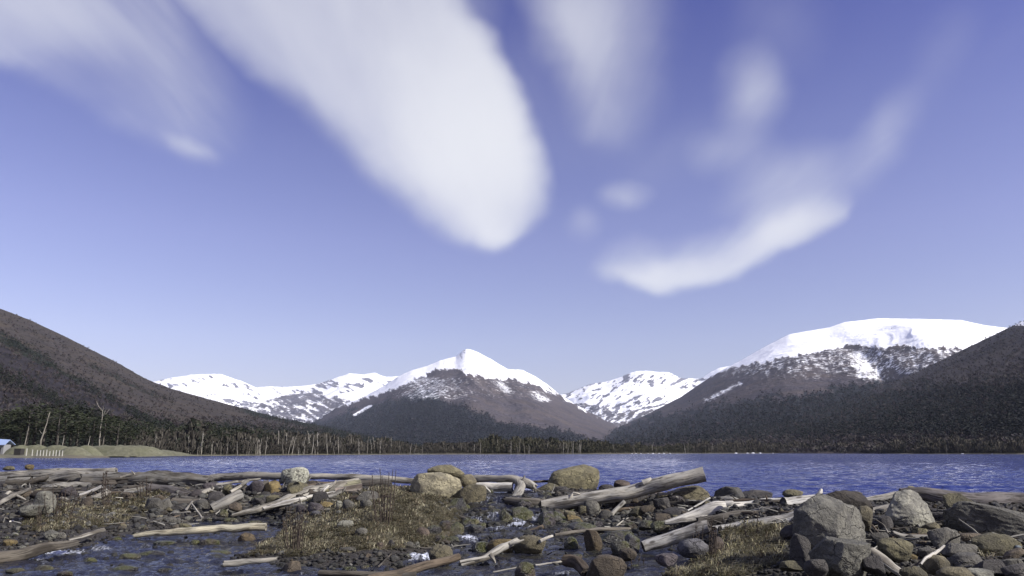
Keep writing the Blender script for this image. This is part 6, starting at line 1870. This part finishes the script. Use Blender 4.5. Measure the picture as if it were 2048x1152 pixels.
log('dark stick washed by the upper cascade', [(912, 1032, 21.2), (960, 1050, 20.6), (1030, 1062, 20.2)], [4, 4.5, 5], 'dark', nseg=10, ends=(0, 0), name='driftwood_stick', cat='stick')
log('wet slanting stick below the white chute', [(1030, 1074, 19.0), (1084, 1054, 19.8)], [4, 4], 'brown', nseg=8, ends=(0, 0), name='driftwood_stick', cat='stick')
log('thin dark pole dipping into the lower stream', [(756, 1134, 14.4), (782, 1108, 15.6)], [1.8, 1.4], 'dark', nseg=6, ends=(0, 0), name='driftwood_stick', cat='stick')
log('dark sunken log along the bottom edge', [(640, 1146, 13.9), (720, 1149, 13.8), (830, 1150, 13.8)], [5, 6, 5], 'dark', rough=0.12, ends=(0, 0), mul=0.9)
log('broken root stump at the bottom right of the oval stone', [(1130, 1122, 14.2), (1156, 1128, 14.0), (1172, 1146, 13.6)], [8, 11, 9], 'brown', rough=0.3, ends=(0, 0), mul=0.8, stubs=[(1150, 1122, 1164, 1112, 3, 14.0)])

# --- small sticks strewn about (many alike)
SR = rs(6100)
for zone, grp, (xa, xb), (ya, yb), n in [('on the log jam gravel at the left', 'sticks on the left gravel', (0, 420), (985, 1050), 22), ('between the rocks below the long log', 'sticks below the long log', (1100, 1340), (1005, 1060), 14),
                                         ('on the pebbles of the right bank', 'sticks on the right bank', (1750, 2040), (1060, 1145), 18), ('in the lower cascade', 'sticks in the lower cascade', (860, 1260), (1070, 1148), 20)]:
    for k in range(n):
        x = SR.uniform(xa, xb); y = SR.uniform(ya, yb); L = SR.uniform(12, 34); t = SR.normal() * 0.5
        Y = hit(x, y)
        p2 = (x + L * math.cos(t), y - abs(L * math.sin(t)) * 0.6)
        col_n = ['silver', 'grey', 'brown', 'dark'][SR.randint(0, 4)]
        log(near_label('small loose %s stick' % col_n, x, y), [(x, y - 2, Y), (x + L * 0.5 * math.cos(t), (y - 2 + p2[1]) / 2 - 1, Y + 0.1), (p2[0], p2[1] - 2, Y + 0.3)], [1.4, 1.5, 0.9], col_n, nseg=5, ends=(0, 0),
            name='driftwood_stick', cat='stick', group=grp, step=0.12)

# --- more tangled driftwood limbs
DR = rs(6300)
for (xa, xb), (ya, yb), n in [((0, 420), (955, 1008), 20), ((420, 720), (962, 1022), 13), ((900, 1280), (1055, 1146), 14), ((1400, 1650), (1000, 1046), 8), ((1720, 2040), (1020, 1120), 8), ((1090, 1340), (1000, 1050), 8)]:
    for k in range(n):
        x = DR.uniform(xa, xb); y = DR.uniform(ya, yb); L = DR.uniform(36, 110); t = DR.normal() * 0.28
        Y = hit(x, y); rr_ = DR.uniform(2.0, 5.5)
        ex, ey = x + L * math.cos(t), y - L * math.sin(t) * 0.6 - 2
        Y2 = max(Y - 0.6, min(Y + 0.8, hit(min(ex, 2100), ey + 3))) if ex < 2100 else Y
        lift = rr_ * 0.6
        pts_ = [(x, y - lift, Y), (x + L * 0.35, y + (ey - y) * 0.35 - lift - DR.uniform(-2, 4), Y * 0.65 + Y2 * 0.35), (x + L * 0.7, y + (ey - y) * 0.7 - lift - DR.uniform(-3, 3), Y * 0.3 + Y2 * 0.7), (ex, ey - lift, Y2)]
        cn = ['grey', 'dark', 'silver', 'dark', 'brown', 'grey'][DR.randint(0, 6)]
        st = []
        if DR.rand() < 0.6:
            u = DR.uniform(0.3, 0.8)
            st = [(x + L * u, y + (ey - y) * u - lift, x + L * u + DR.uniform(-10, 14), y + (ey - y) * u - lift - DR.uniform(5, 14), rr_ * 0.5, Y * (1 - u) + Y2 * u)]
        log(near_label('%s broken limb' % {'grey': 'grey', 'dark': 'dark', 'silver': 'pale', 'brown': 'brown'}[cn], x + L / 2, (y + ey) / 2), pts_, [rr_, rr_ * 0.95, rr_ * 0.8, rr_ * 0.4], cn, rough=0.22, ends=(0, 0), nseg=10, stubs=st,
            name='driftwood_limb', cat='limb', group='broken limbs among the rocks', step=0.09, mul=DR.uniform(0.7, 1.15))

# ================================================================ dry grass
def blades(name, label, regions, n, L0, L1, seed, pal):
    r = rs(7000 + seed)
    px_, py_ = [], []
    tot = sum(q_[4] for q_ in regions)
    for (cx, cy, rx, ry, wgt) in regions:
        m_ = int(n * wgt / tot)
        th = r.rand(m_) * 6.283; rr = np.sqrt(r.rand(m_))
        px_.append(cx + rx * rr * np.cos(th)); py_.append(cy + ry * rr * np.sin(th))
    px_ = np.concatenate(px_); py_ = np.minimum(np.concatenate(py_), 1165)
    # tufts: draw the roots towards tuft centres
    n = len(px_)
    Yv = np.empty(n); Xv = np.empty(n)
    # depth of each root from a coarse grid of ground hits
    gx = np.arange(px_.min() - 10, px_.max() + 20, 10.0); gy = np.arange(py_.min() - 4, py_.max() + 8, 4.0)
    H_ = np.array([[hit(a_, b_) for b_ in gy] for a_ in gx])
    i = np.clip(((px_ - gx[0]) / 10.0), 0, len(gx) - 1.001); j = np.clip((py_ - gy[0]) / 4.0, 0, len(gy) - 1.001)
    i0, j0 = i.astype(int), j.astype(int); fi, fj = i - i0, j - j0
    Yv = H_[i0, j0] * (1 - fi) * (1 - fj) + H_[i0 + 1, j0] * fi * (1 - fj) + H_[i0, j0 + 1] * (1 - fi) * fj + H_[i0 + 1, j0 + 1] * fi * fj
    pc = px_.copy()
    Xv = (pc - 1024) * AH * Yv
    z0 = zg(pc, Yv)
    keep = (z0 > zw(pc, Yv) + 0.0) | (pc > 1400)
    dens = fbm(Xv / 0.28, Yv / 0.28, seed + 0.5, 2)
    keep &= (dens > -0.22)
    Xv, Yv, z0, dens = Xv[keep], Yv[keep], z0[keep], dens[keep]
    n = len(Xv)
    L = (L0 + (L1 - L0) * r.rand(n) ** 1.5) * (0.8 + 0.8 * np.clip(dens + 0.2, 0, 0.7))
    flow = 3.0 * fbm(Xv / 0.5, Yv / 0.5, seed + 7.7, 2) * 3.0
    az = flow + r.normal(size=n) * 1.0
    lean = 0.8 + 0.75 * r.rand(n)
    dx_, dy_ = np.cos(az) * np.sin(lean), np.sin(az) * np.sin(lean)
    dz_ = np.cos(lean)
    wdt = (0.004 + 0.005 * r.rand(n)) * (Yv / 16.0)
    sx, sy = -np.sin(az + 0.6), np.cos(az + 0.6)
    mid_ = 0.55
    B = np.stack([Xv, Yv, z0 - 0.02], 1)
    S_ = np.stack([sx * wdt, sy * wdt, 0 * wdt], 1)
    M_ = B + np.stack([dx_ * L * mid_ * 0.7, dy_ * L * mid_ * 0.7, dz_ * L * mid_ * 1.15 + 0.02], 1)
    T_ = B + np.stack([dx_ * L * 1.25, dy_ * L * 1.25, dz_ * L * 0.75 + 0.01], 1)
    V = np.stack([B - S_, B + S_, M_ - S_ * 0.8, M_ + S_ * 0.8, T_], 1)
    f = np.array([[0, 1, 3], [0, 3, 2], [2, 3, 4]])
    Fc = (f[None] + (np.arange(n) * 5)[:, None, None]).reshape(-1, 3)
    pal = np.array(pal)
    c = 0.98 * pal[r.choice(len(pal), n)] * (0.65 + 0.7 * r.rand(n))[:, None]
    C = np.concatenate([np.repeat(c[:, None, :], 5, 1).reshape(-1, 3), np.ones((n * 5, 1))], 1)
    me = mesh_from(name, V.reshape(-1, 3), Fc, foliage_material('dry_grass', 0.8), False, {'tint': C})
    obj(name, me, kind='stuff', label=label)
STRAW = [(0.20, 0.182, 0.118), (0.150, 0.134, 0.082), (0.10, 0.086, 0.052), (0.28, 0.258, 0.18), (0.10, 0.096, 0.052), (0.12, 0.092, 0.06), (0.06, 0.052, 0.032)]
blades('dry_grass', 'dry matted brown grass covering the mound in the middle', GRASS[1], 78000, 0.08, 0.26, 1, STRAW)
blades('left_dry_grass', 'dry brown grass on the left bank above the stream', GRASS[2], 19000, 0.10, 0.30, 2, STRAW)
blades('right_dry_grass', 'dry grass tufts on the lower right bank', GRASS[3], 20000, 0.12, 0.34, 3, STRAW + [(0.30, 0.27, 0.15)])

# ================================================================ dried seed-head plants
def dock_material():
    m, gg, bs = new_mat('dried_stem')
    n = gg.noise(position(gg), 25.0, 3.0)
    gg.plug(bs.inputs['Base Color'], gg.mix(n, (0.020, 0.015, 0.011), (0.055, 0.039, 0.028)))
    bs.inputs['Roughness'].default_value = 0.9
    return m
M_DOCK = dock_material()
def dock(label, px_, ybase, stems, seed, Y=None):
    r = rs(7500 + seed)
    Y = Y or hit(px_, ybase)
    b = at(px_, ybase, Y)
    e = obj('dried_weed', None, loc=b, label=label, cat='dried plant')
    for (dx_, ytop, heavy) in stems:
        y2 = Y + r.normal() * 0.12
        p0 = np.array(at(px_ + dx_ * 0.55, ybase, y2)) - np.array(b); p0[2] -= 0.05
        p1 = np.array(at(px_ + dx_, ytop, y2)) - np.array(b)
        mid_ = (p0 + p1) / 2 + r.normal(size=3) * 0.02
        path, rad = smooth_path([p0, mid_, p1], [0.010 * Y / 16, 0.008 * Y / 16, 0.006 * Y / 16], 0.08)
        V, Fc = tube(path, rad, 4)
        st = obj('stem', mesh_from('stem', V, Fc, M_DOCK), parent=e)
        ns = int(60 * heavy) + 10
        VV, FF = [], []
        for k in range(ns):
            t = 1 - 0.65 * r.rand() ** 1.3 * (0.6 + 0.4 * heavy)
            p = path[int(np.clip(t * (len(path) - 1), 0, len(path) - 1))] + r.normal(size=3) * 0.014 * heavy
            s = (0.010 + 0.012 * r.rand()) * Y / 16 * (0.6 + 0.6 * heavy)
            bI = len(VV)
            for q_ in range(3):
                d = r.normal(size=3); d[2] *= 1.5
                VV.append(p + d / np.linalg.norm(d) * s)
            FF.append([bI, bI + 1, bI + 2])
        obj('seed_head', mesh_from('seed_head', np.array(VV), np.array(FF), M_DOCK, False), parent=st, kind='stuff')
dock('tall dark pair of seed stalks before the left log jam', 210, 1015, [(-3, 945, 1.3), (3, 943, 1.3), (6, 958, 1.0), (-6, 962, .8), (12, 966, .5), (9, 975, .5)], 1)
dock('sparse brown stalks rising before the angular pale rock', 112, 1038, [(-6, 968, .4), (-22, 985, .5), (4, 990, .8), (12, 985, .9), (20, 978, .6), (32, 978, .5), (48, 992, .8), (44, 980, .4)], 2)
dock('low dark stalk clump under the furrowed rotten log', 287, 1002, [(-8, 966, .5), (-2, 960, .6), (6, 952, .7), (10, 968, .6), (16, 962, .6), (-14, 972, .5)], 3)
dock('single dark stalk on the far left of the left grass', 78, 1056, [(0, 1008, .7), (4, 1020, .5), (-5, 1026, .5)], 4)
dock('dense dark stalk clump at the left point of the grass mound', 588, 1104, [(-14, 1020, .6), (-8, 1014, .6), (-4, 1026, .9), (2, 1018, .8), (8, 1024, .9), (14, 1020, .9), (18, 1030, .8), (22, 1016, .6), (-18, 1036, .6), (5, 1040, 1.0), (11, 1042, 1.0), (26, 1034, .6), (-22, 1030, .4), (0, 1050, 1)], 5)
dock('tall thin stalks rising over the lake from the grass mound', 768, 1046, [(-24, 948, .4), (-8, 936, .25), (-4, 950, .3), (4, 958, .4), (10, 944, .3), (18, 938, .2), (24, 940, .2), (-14, 972, .5), (0, 985, .9), (8, 990, .9), (-10, 1000, .8), (14, 984, .6), (-2, 1005, 1), (-30, 962, .3)], 6)
dock('dark seed stalks between the two sawn white logs', 1425, 1120, [(0, 1032, 1.2), (-4, 1046, .9), (5, 1050, .9), (8, 1062, .8), (-6, 1066, .8), (2, 1056, 1.0)], 7)
dock('thin stalks before the tilted pale log', 1396, 1112, [(-4, 1048, 1.0), (10, 1050, .5), (2, 1060, .4), (-10, 1066, .4)], 8)
dock('two dark stalks crossing the long white log', 1508, 1078, [(-20, 1046, .9), (8, 1026, .9), (14, 1040, .5)], 9)
dock('short reddish stalk clump at the bottom right grass', 1268, 1140, [(-6, 1104, .6), (4, 1108, .7), (12, 1112, .7), (20, 1116, .6)], 10)

def wood_debris():
    """small broken bits of wood washed into the gaps"""
    r = rs(6600)
    zones = [(0, 430, 960, 1055, 3), (430, 680, 965, 1035, 2.5), (930, 1120, 960, 1100, 1.5), (1090, 1430, 985, 1062, 2), (860, 1260, 1085, 1152, 2), (1430, 1640, 990, 1060, 1.2), (1730, 2050, 1040, 1150, 2)]
    n = 900; tot = sum(z[4] for z in zones)
    parts, tint = [], []
    pal = [(0.20, 0.19, 0.165), (0.12, 0.11, 0.095), (0.06, 0.052, 0.042), (0.25, 0.24, 0.21)]
    for xa, xb, ya, yb, w_ in zones:
        for k in range(int(n * w_ / tot)):
            x, y = r.uniform(xa, xb), r.uniform(ya, yb)
            Y = hit(x, y); p = np.array(at(x, y, Y)); p[2] = float(zg(x, Y)) + 0.02
            L = r.uniform(0.12, 0.55); az = r.rand() * 6.283; el = abs(r.normal()) * 0.22
            d = np.array([math.cos(az) * math.cos(el), math.sin(az) * math.cos(el), math.sin(el)])
            rad = r.uniform(0.006, 0.022)
            v, f = tube(np.array([p, p + d * L * 0.5 + r.normal(size=3) * 0.015, p + d * L]), [rad, rad * 0.9, rad * 0.5], 4)
            parts.append((v, f)); c = np.array(pal[r.randint(0, 4)]) * r.uniform(0.6, 1.1)
            tint.append(np.tile(np.append(c, 1.0), (len(v), 1)))
    V, Fc = join(parts)
    obj('wood_debris', mesh_from('wood_debris', V, Fc, M_FOL, False, {'tint': np.concatenate(tint)}), kind='stuff', label='small broken bits of driftwood caught between the stones')
wood_debris()

# ================================================================ haze
def haze():
    m = bpy.data.materials.new('haze'); m.use_nodes = True
    m.node_tree.nodes.clear()
    gg = G(m.node_tree)
    v = gg.node('ShaderNodeVolumePrincipled')
    v.inputs['Color'].default_value = (0.72, 0.80, 1.0, 1)
    v.inputs['Density'].default_value = 3.0e-5
    v.inputs['Anisotropy'].default_value = 0.0
    o_ = gg.node('ShaderNodeOutputMaterial')
    m.node_tree.links.new(v.outputs[0], o_.inputs['Volume'])
    me = boxmesh('haze', -16000, 16000, -300, 15000, -6, 1150, m)
    obj('haze', me, kind='stuff', label='thin blue air between the shore and the mountains')
haze()
